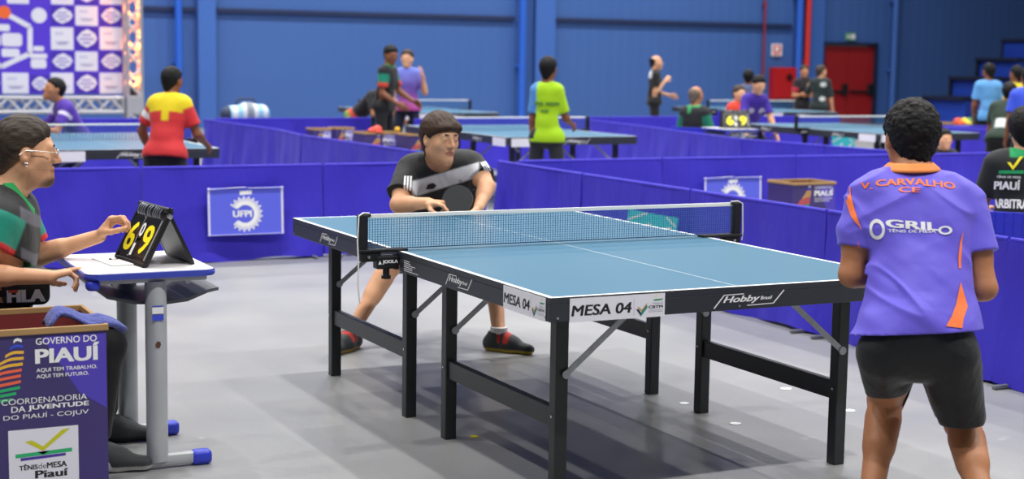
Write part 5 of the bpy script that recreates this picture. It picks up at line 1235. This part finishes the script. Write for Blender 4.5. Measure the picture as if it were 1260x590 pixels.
    c = WA + f*.085 + rt*.10 + Vector((0, 0, .020)); bm = B(); box(bm, c, (.17, .12, .135), .03, R, seg=4); obj('body', bm, bagm, wb, True)
    bm = B(); pz = [c + f*.0 + rt*.05 + Vector((0, 0, .06)) + f*u*.075 + Vector((0, 0, .012*(1-u*u))) + rt*(.012) for u in (-1, -.5, 0, .5, 1)]; tube(bm, pz, .004, 8); obj('zip', bm, mat('zip_grey', '#7a7b80', .4), wb, True)
    bm = B(); M = plane_M(c + rt*.0612 - f*.075 + Vector((0, 0, -.055)), f, (0, 0, 1)); w = .15
    text_bm(bm, 'FILA', M @ Matrix.Translation((.012, .006, 0)), .125, .042, .05, mi=0, lift=.001); poly_bm(bm, [(.012, .040), (.046, .040), (.046, .050), (.012, .050)], M, 1, .0016); obj('lettering', bm, [white_print, red_print], wb)
    bm = B(); tube(bm, [WA + (f*math.cos(a)*.145 + rt*math.sin(a)*.146) + Vector((0, 0, -.0)) for a in [2*PI*k/24 for k in range(25)]], .012, 8, False); obj('strap', bm, bagm, wb, True)
    return PE, f, rt
UPE, UF, URT = umpire()
def plastic_chair(c, f, label, group='plastic chairs', col='blue_chair_plastic', top=.81):
    """c: floor point below the sitter, f: facing"""
    f = Vector(f); f.z = 0; f.normalize(); r = f.cross(Vector((0, 0, 1))); c = Vector((c[0], c[1], 0)); cm = mat(col, '#2f35c0', .4); t = thing('plastic_chair', label, 'chair', c, group); R = Matrix((r, f, Vector((0, 0, 1)))).transposed(); P = lambda a, b, z: c + r*a + f*b + Vector((0, 0, z))
    bm = B(); box(bm, P(0, .02, .425), (.42, .42, .03), .012, R, seg=3); obj('seat', bm, cm, t, True)
    bm = B(); prof = [(u/8-.5) for u in range(9)]
    for i, zz in enumerate([.50+(top-.50)*k/4 for k in range(5)]):
        for a, b in zip(prof, prof[1:]): bar(bm, P(a*.42, -.20-.05*(zz-.45)+.10*a*a, zz), P(b*.42, -.20-.05*(zz-.45)+.10*b*b, zz), .012, .05 if i < 4 else .07, .004)
    for a in (-.5, .5): bar(bm, P(a*.42, -.175, .43), P(a*.42, -.19, top+.04), .03, .02, .006)
    obj('backrest', bm, cm, t)
    for a in (-.19, .19):
        for b in (-.17, .20):
            bm = B(); bar(bm, P(a, b, .42), P(a*1.12, b*1.15, .0), .032, .032, .006); obj('leg', bm, cm, t)
    return t
plastic_chair((UPE.x-.02, UPE.y, 0), UF, 'blue plastic chair under the seated umpire')
# ================================================================== people further back
def rotz(v, a): return Vector((v.x*math.cos(a)-v.y*math.sin(a), v.x*math.sin(a)+v.y*math.cos(a), v.z))
def figure(label, px, py, d, face, sc=1., lean=0., sit=False, squat=0., arms=None, head=(0, 0), skin=skinB, hair=hair_black, hstyle='short', curl=.0, shirt=('s', '#333333'), legs=('l', '#16171a'), long_legs=False, regions=None, colors=None, feet_open=.05, stance=0., h=.012, sleeve=.72, shoes='#2a2b30', group=None, prints=None, sh_thick=.014, pelvis_z=None, knees=None, wid=1., hem=.045):
    """px,py: top of the head in the photograph, d: distance; face: heading, 0 towards the camera, 90 to the right of the picture, 180 away"""
    top = J(px, py, d); vd = Vector((CF.x, CF.y, 0)).normalized(); rr = Vector((CR.x, CR.y, 0)).normalized()
    f = -vd*math.cos(math.radians(face)) + rr*math.sin(math.radians(face)); r = f.cross(Vector((0, 0, 1))); U = Vector((0, 0, 1))
    la = math.radians(lean); ud = U*math.cos(la) + f*math.sin(la); fd = f*math.cos(la) - U*math.sin(la)
    hz = (.50 if sit else (.90 - squat))*sc
    if pelvis_z: hz = pelvis_z
    # torso along ud from the pelvis; head top fixes the place
    hf = (rotz(f, math.radians(head[0]))*math.cos(math.radians(head[1])) - U*math.sin(math.radians(head[1])))
    rel_neck = ud*.55*sc; rel_head = rel_neck + (ud*.6+U*.4).normalized()*.135*sc + f*.025*sc; rel_top = rel_head + U*.118*sc
    base = Vector((top.x - rel_top.x, top.y - rel_top.y, 0))
    hz = top.z - rel_top.z
    PE = base + U*hz
    A = lambda a, b, c: PE + r*a*sc + fd*b*sc + ud*c*sc
    WA, CH, NK = A(0, 0, .15), A(0, .01, .36), A(0, -.005, .52); SL, SR = A(-.165*wid, 0, .475), A(.165*wid, 0, .475); HL, HR = PE - r*.09*sc, PE + r*.09*sc
    G = lambda a, b, z: Vector((base.x, base.y, 0)) + r*a*sc + f*b*sc + U*z
    if sit:
        KL, KR = G(-.13, .42, hz+.02), G(.13, .42, hz+.02); AL, AR = G(-.13, .40, .085*sc), G(.13, .40, .085*sc)
    else:
        bend = math.sqrt(max(0, (.42*sc)**2 - ((hz-.085*sc)/2)**2)) if squat > .08 else .03
        KL, KR = G(-.10-feet_open*.6, bend, (hz+.085)/2+.02), G(.10+feet_open*.6, bend, (hz+.085)/2+.02); AL, AR = G(-.09-feet_open, -stance, .085*sc), G(.09+feet_open, stance*.3, .085*sc)
    if knees: KL, KR = [G(*k) for k in knees]
    arms = arms or (((-.15, .05, -1), (-.05, .3, -1)), ((.15, .05, -1), (.05, .3, -1)))
    root = thing('person', label, 'person', base, group)
    hc = PE + rel_head; hd = Head(hc, hf, sc=sc*1.04)
    q = hd.sdf(False); q.cone(NK, hd.P(0, -.02, -.05), .056*sc, .055*sc, .03)
    tk = sc*(.45+.55*wid); torso(q, SL, SR, NK, CH, WA, PE, fd, HL, HR, .90*tk, -.006)
    EW = []
    for s, (ua, fa), sgn in ((SL, arms[0], -1), (SR, arms[1], 1)):
        v = lambda t: (r*t[0] + f*t[1] + U*t[2]).normalized()
        e = s + v(ua)*.29*sc; w = e + v(fa)*.25*sc; limb_arm(q, s, e, w, sc*(.6+.4*wid)); EW.append((s, e, w))
        hand(q, w, v(fa), -r*sgn*.8 + f*.1 - U*.2, f + U*.3, RELAX, THUMB, sc)
    for hp, kn, an in ((HL, KL, AL), (HR, KR, AR)): limb_leg(q, hp, kn, an, -f, sc)
    hh = h
    solid('body', q, hh*.85, [skin], root, attrs={'lip': lambda P: np.zeros(len(P)), 'beard': lambda P: np.zeros(len(P))})
    if hair: hd.hair('hair', hair, root, hh*.7, sh_thick, curl, hstyle, 90)
    q = SDF(); torso(q, SL, SR, NK-U*.012*sc, CH, WA, PE, fd, HL, HR, .95*tk, .014)
    cuts = []
    for (s, e, w) in EW: q.cone(s, lerp(s, e, sleeve), .064*tk, .071*tk, .03)
    if not sit: q.cone(PE, PE-ud*.06*sc, .130*tk, .134*tk, .05, fd, 1.1); q.cone(HL, HR, .121*tk, .121*tk, .05)
    sm = [_mats.get('shirt_'+shirt[0]) or (dye_mat('dyed_jersey', .7, .014) if regions else cloth('shirt_'+shirt[0], shirt[1], .7, .014))]; pal = [shirt[1]] + list(colors or [])
    Lp = np.array(PE); Rm = np.array([r, fd, ud]); c0 = np.array(CH)
    def armcut(P):
        o = np.full(len(P), -1.)
        for (s, e, w), sg in zip(EW, (-1, 1)):
            dd = np.array((e-s).normalized()); t = (P-np.array(s)) @ dd; perp = np.linalg.norm((P-np.array(s)) - t[:, None]*dd, axis=1); side = ((P-c0) @ np.array(r))*sg
            o = np.maximum(o, np.where((perp < .10*sc) & (side > .125*sc*wid) & (t > .12*sc), t-.29*sleeve*sc, -1))
        return o
    mf = None
    if regions:
        def mf(C):
            l = ((C-Lp) @ Rm.T)/sc; arm = np.zeros(len(C)); al = np.zeros(len(C))
            for (s, e, w), sg in zip(EW, (-1, 1)):
                dd = np.array((e-s).normalized()); t = (C-np.array(s)) @ dd; perp = np.linalg.norm((C-np.array(s)) - t[:, None]*dd, axis=1)
                m = (perp < .092*sc) & (t > .035*sc) & (np.abs(l[:, 0]) > .14*wid); arm = np.where(m, sg, arm); al = np.where(m, t/sc, al)
            return regions(l[:, 0], l[:, 1], l[:, 2], arm, al)
    shirt_o = solid('shirt', q, hh, sm, root, keep=armcut, dye=(mf, pal) if mf and sm[0].name.startswith('dyed') else None, cut=[(PE-ud*hem*sc, -ud)])
    if prints: prints(shirt_o, A, r, fd, ud, sc)
    lm = cloth('legwear_'+legs[0], legs[1], .7, .014)
    q = SDF(); q.cone(HL, HR, .112*tk, .112*tk, .05); q.cone(PE, PE+ud*.03*sc, .118*tk, .116*tk, .05, fd, 1.1)
    for hp, kn, an in ((HL, KL, AL), (HR, KR, AR)):
        if long_legs: q.cone(hp, kn, .090*tk, .072*tk, .03); q.cone(kn, lerp(kn, an, .95), .072*sc, .058*sc, .02)
        else: q.cone(hp, lerp(hp, kn, .92), .092*tk, .090*tk, .03)
    solid('trousers' if long_legs else 'shorts', q, hh, [lm], root)
    for an in (AL, AR): foot('shoe', an, an + f*.2, [mat('shoe_'+shoes.lstrip('#'), shoes, .7), sole_w], root, hh, sc)
    return dict(PE=PE, f=f, r=r, EW=EW, hd=hd, base=base)
# --- left court
def rg(x, y, z, arm, al):
    yoke = z > .40 - .30*np.clip(-x-.02, -.2, .0) + .0; m = (z > .385 + .10*(x+.1)*(x < 0) ) & (np.abs(arm) < .5) & (y < .15)
    num = (np.abs(x-.015) < .035) & (z > .30) & (z < .40) & (y < 0)
    o = np.where(m | num, 1, 0); return np.where((arm < 0) & (al > .08) & (al < .14), 2, o)
figure('player in red shirt with yellow shoulders seen from behind at the left court', 212, 84, 11.9, 168, .84, lean=14, squat=.05, arms=(((-.45, .1, -.8), (.05, .5, -.8)), ((.35, .15, -1), (.0, .8, -.4))), head=(-12, 5), wid=.92, hem=.03, skin=skinC, shirt=('red_jersey', '#c92f33'), colors=['#e8cf1f', '#e6e6e6'], regions=rg, legs=('black_a', '#14161a'), h=.010, feet_open=.2)
def rg(x, y, z, arm, al): return np.where((np.abs(arm) > .5) & (al > .06) & (al < .10), 1, 0)
figure('player in purple shirt bending at the far end of the left table under the backdrop', 66, 97, 15.5, -62, .93, lean=28, squat=.10, wid=.85, arms=(((-.3, .4, -.8), (.3, .8, .1)), ((.3, .5, -.8), (-.2, .85, .1))), head=(10, -12), skin=skinB, shirt=('purple_a', '#4d2f9e'), colors=['#d9cfe8'], regions=rg, legs=('navy_a', '#2a2460'), feet_open=.26, stance=.2)
# --- talking group
def rg(x, y, z, arm, al): return np.where(z < .05, np.where(z > .02, 1, np.where(np.sin(x*40) > 0, 2, 3)), 0)
figure('person in black shirt with rainbow hem bending beside the green sleeved person', 474, 94, 21.9, 66, .98, wid=.9, lean=48, arms=(((-.2, .4, -.8), (.3, .8, -.3)), ((.3, .3, -.8), (-.1, .9, .0))), skin=skinB, shirt=('black_b', '#1b1c20'), colors=['#c33b2c', '#d9b02f', '#4d8f3a'], regions=lambda x, y, z, a, al: np.where(z < .10, np.where(z > .05, 1, np.where(np.sin(x*60) > 0, 2, 3)), 0), legs=('black_b', '#15161a'), long_legs=True)
def rg(x, y, z, arm, al):
    o = np.where(np.abs(arm) > .5, np.where(al > .15, 2, 1), 0); return np.where((z > .54) & (np.abs(x) < .09), 3, o)
figure('tall person in black vest with green sleeves and red cuffs in the talking group', 481, 57, 20.8, 70, 1.02, wid=.9, lean=7, arms=(((-.1, .35, -1), (.1, .9, -.5)), ((.1, .0, -1), (-.2, .75, -.5))), head=(-30, 14), skin=skinC, shirt=('black_c', '#1d2024'), colors=['#12806a', '#c8402f', '#1f8a4a'], regions=rg, legs=('black_c', '#14151a'), long_legs=True)
m_pp = cloth('purple_pink_shirt', '#6d77d8', .7, .012); nt = m_pp.node_tree; bsdf = nt.nodes['Principled BSDF']; g_ = nt.nodes.new('ShaderNodeNewGeometry'); sp_ = nt.nodes.new('ShaderNodeSeparateXYZ'); mr = nt.nodes.new('ShaderNodeMapRange'); cr2 = nt.nodes.new('ShaderNodeValToRGB')
nt.links.new(g_.outputs['Position'], sp_.inputs[0]); nt.links.new(sp_.outputs[2], mr.inputs[0]); mr.inputs[1].default_value = .80; mr.inputs[2].default_value = 1.45; nt.links.new(mr.outputs[0], cr2.inputs[0])
cr2.color_ramp.elements[0].color = lin('#d85aa0'); cr2.color_ramp.elements[1].color = lin('#6f86e0'); e_ = cr2.color_ramp.elements.new(.45); e_.color = lin('#7a58b8'); nt.links.new(cr2.outputs[0], bsdf.inputs['Base Color'])
_mats['shirt_purple_pink'] = m_pp
figure('person in purple to pink shirt raising a fist to the chest', 501, 62, 21.4, -8, .98, wid=.88, arms=(((-.4, .1, -.9), (.05, .45, 1)), ((.2, .1, -1), (-.2, .75, -.5))), head=(0, 2), skin=skinA, hair=hair_brown, shirt=('purple_pink', '#6d77d8'), colors=['#c8407a', '#dfe2f0'], legs=('navy_b', '#1c2138'), long_legs=True)
# --- lime player
def rg(x, y, z, arm, al):
    return np.where((arm < -.5) | ((x < -.085) & (z > .22 + 1.2*(x+.14))), 1, 0)
def pr(o, A, r, fd, ud, sc):
    bv = bvh_of(o); bm = B(); M = plane_M(A(-.12, -.5, .33), r, ud); text_bm(bm, 'ATLETA', M, .25*sc, .035*sc, .03, lift=0); bm.clear(); 
    for x, w in ((-.1, .10), (.02, .12)): poly_bm(bm, [(x, 0), (x+w, 0), (x+w, .028), (x, .028)], plane_M(A(0, -.5, .33), r, ud), 0, 0)
    poly_bm(bm, [(-.03, -.07), (.05, -.07), (.05, -.045), (-.03, -.045)], plane_M(A(0, -.5, .33), r, ud), 0, 0); wrap('back_print', bm, bv, fd, [mat('faded_green_print', '#5f8f2a', .7)], o, .006, .03)
figure('player in lime green shirt with light blue sleeves standing at the middle table', 675, 71, 14.9, 160, .955, wid=.72, skin=skinC, shirt=('lime', '#a6d416'), colors=['#4f8fd0'], regions=rg, legs=('dark_grey', '#26282c'), arms=(((-.12, .03, -1), (-.06, .18, -1)), ((.18, .25, -.9), (.0, .9, -.3))), sleeve=.8, prints=pr)
# --- right background
figure('man in black shirt holding a bat by the back wall', 808, 69, 27.0, 88, 1.0, wid=.9, arms=(((-.1, .1, -1), (.0, .9, -.25)), ((.05, .1, -1), (-.3, .45, .55))), head=(0, 2), skin=skinA, hstyle='bald', shirt=('black_d', '#17181c'), colors=['#d4d4d8'], regions=lambda x, y, z, a, al: np.where((x > .05) & (y > -.02) & (y < .05) & (z < .28) & (np.abs(a) < .5), 1, np.where((y < -.06) & (z > .42), 1, 0)), legs=('black_d', '#131418'), long_legs=True)
def rg(x, y, z, arm, al):
    o = np.where(np.abs(arm) > .5, 1, 0); o = np.where((y < -.03) & (np.abs(x+.05) < .10) & (z > .10) & (z < .24), 2, o); return np.where(((z > .54) & (np.abs(x) < .09)) | ((y < -.03) & (np.abs(x+.04) < .022) & (z > .46)), 3, o)
F = figure('bald official in black vest with green sleeves seated with back turned beside the boxes', 857, 107, 19.6, 152, .98, wid=.9, sit=True, lean=4, arms=(((-.2, .1, -1), (.0, .9, -.2)), ((.25, .1, -1), (.0, .9, -.2))), head=(-15, 6), skin=skinB, hair=mat('hair_grey', '#6b5d52', .6), hstyle='bald', shirt=('black_e', '#202226'), colors=['#14755c', '#dcdfe0', '#2f9a5a'], regions=rg, legs=('black_e', '#15161a'), long_legs=True)
plastic_chair(F['base'], F['f'], 'blue plastic chair under the seated bald official', top=.7)
F = figure('seated person in orange red vest left of the leaning purple player', 910, 106, 22.3, 30, .95, wid=.85, sit=True, arms=(((-.2, .3, -1), (.1, .9, -.2)), ((.2, .3, -1), (-.1, .9, -.2))), skin=skinA, hstyle='short', hair=hair_ash2, shirt=('orange_red', '#d8422e'), colors=['#3a3c44'], regions=lambda x, y, z, a, al: np.where((x < -.02), 1, 0), legs=('black_f', '#191a1e'), long_legs=True)
plastic_chair(F['base'], F['f'], 'plastic chair under the seated person in orange red')
figure('player in dark purple shirt leaning on the table with both hands', 934, 94, 21.2, 22, 1.0, wid=.88, lean=26, squat=.06, arms=(((-.25, .35, -1), (-.05, .55, -.9)), ((.30, .35, -1), (.1, .55, -.9))), head=(0, 20), skin=skinA, shirt=('purple_b', '#40289c'), colors=['#c9c6e6'], regions=lambda x, y, z, a, al: np.where((y > .05) & (np.hypot(np.abs(x)-.08, z-.36) < .04), 1, 0), legs=('navy_c', '#1e1c40'))
figure('person with dark hair in grey blue shirt half hidden behind the leaning purple player', 921, 87, 25.0, 170, .92, wid=.85, skin=skinC, shirt=('grey_blue', '#5a6488'), legs=('black_g', '#1a1b20'), sh_thick=.022)
figure('person in black and red shirt with folded arms beside the dark jacketed one', 990, 81, 29.0, 10, .93, wid=.88, arms=(((-.2, .15, -1), (.75, .5, .15)), ((.25, .15, -1), (-.75, .5, .15))), skin=skinB, hair=hair_brown, shirt=('black_red', '#1f1d24'), colors=['#a8263a'], regions=lambda x, y, z, a, al: np.where((np.abs(a) > .5) & (al > .12), 1, 0), legs=('maroon', '#4a1c2a'), long_legs=True)
figure('person in dark jacket with white back prints in front of the red door', 1011, 81, 28.3, 150, .93, wid=.9, arms=(((-.5, .35, -.7), (-.2, .7, .4)), ((.2, .1, -1), (.1, .3, -1))), head=(-35, 0), skin=skinA, hair=hair_ash2, shirt=('dark_jacket', '#1f2b2c'), colors=['#cfd6d6'], regions=lambda x, y, z, a, al: np.where((y < -.03) & ((np.hypot(x-.09, (z-.44)*1.4) < .06) | (np.hypot(x-.08, (z-.16)*1.3) < .055)), 1, 0), legs=('black_h', '#1a1f20'), long_legs=True, sleeve=1.0)
figure('person in light blue shirt standing with back turned before the bleacher', 1217, 79, 23.0, 178, .98, wid=.9, arms=(((-.15, .05, -1), (.1, .5, -.9)), ((.2, .1, -1), (-.2, .8, -.3))), head=(20, 8), skin=skinC, shirt=('light_blue', '#5f9fdc'), legs=('black_i', '#16181c'))
figure('person in yellow shirt right of the light blue shirted one', 1251, 82, 22.5, 205, .98, wid=.9, skin=skinC, shirt=('yellow', '#dcc423'), colors=['#b8332a'], regions=lambda x, y, z, a, al: np.where((np.abs(a) > .5) & (al > .16), 1, 0), legs=('black_j', '#17181c'))
figure('person with dark hair bent low in front of the yellow shirted one', 1243, 103, 19.5, 150, .96, lean=30, squat=.05, skin=skinC, shirt=('green_black', '#22352a'), colors=['#cfd8d4'], regions=lambda x, y, z, a, al: np.where((np.abs(x) < .09) & (z > .12) & (z < .26) & (y < 0), 1, 0), legs=('black_k', '#17181c'), sh_thick=.020)
figure('person in bright blue shirt at the far right edge before the yellow shirted one', 1266, 84, 18.4, 180, .98, lean=8, skin=skinC, shirt=('bright_blue', '#3a55d8'), legs=('black_l', '#17181c'))
figure('half hidden person with pale face behind the barrier beside the crouching player', 1163, 160, 17.6, 12, .93, squat=.6, lean=24, skin=skinA, hair=hair_black, shirt=('black_m', '#1e2026'), legs=('black_m', '#17181c'), arms=(((-.3, .5, -.8), (.2, .9, -.1)), ((.3, .5, -.8), (-.2, .9, -.1))))
# --- seated official at the right edge
def rg(x, y, z, arm, al): return np.where((z > .515) & (np.abs(x) < .085), 1, 0)
def pr(o, A, r, fd, ud, sc):
    bv = bvh_of(o); M = plane_M(A(0, -.5, .0), r, ud); T = lambda s, x, z, w, h, m, b=.02, sh=0: (lambda bm: (text_bm(bm, s, M @ Matrix.Translation((x, z, 0)), w, h, b, sh, lift=0), wrap('back_lettering', bm, bv, fd, [m], o, .004, .02)))(B())
    bm = B(); poly_bm(bm, check_pts(-.10, .435, .085), M, 0, 0); wrap('check_emblem', bm, bv, fd, [yellow_print], o, .004, .02)
    bm = B(); poly_bm(bm, [(-.145, .41), (.0, .415), (.0, .435), (-.145, .43)], M, 0, 0); wrap('green_bar', bm, bv, fd, [green_print], o, .004, .02)
    T('TÊNIS DE MESA', -.155, .385, .14, .016, white_print); T('PIAUÍ', -.165, .315, .145, .06, white_print, .03); T('ARBITRAGEM', -.17, .20, .30, .055, white_print, .03)
    bm = B(); poly_bm(bm, [(-.16, .09), (.15, .09), (.15, .155), (-.16, .155)], M, 0, 0); wrap('white_patch', bm, bv, fd, [white_print], o, .004, .02)
F = figure('seated official in black shirt with back lettering at the right edge of the picture', 1262, 137, 9.6, 165, 1.0, wid=1.05, sit=True, lean=5, skin=skinA, hair=hair_black, curl=.003, sh_thick=.026, shirt=('black_n', '#1d2023'), colors=['#1f9a5a'], regions=rg, legs=('black_n', '#15161a'), long_legs=True, h=.007, prints=pr, arms=(((-.22, .12, -1), (.1, .9, -.2)), ((.22, .12, -1), (-.1, .9, -.2))))
plastic_chair(F['base'], F['f'], 'blue plastic chair with slatted back under the official at the right edge', top=.64)
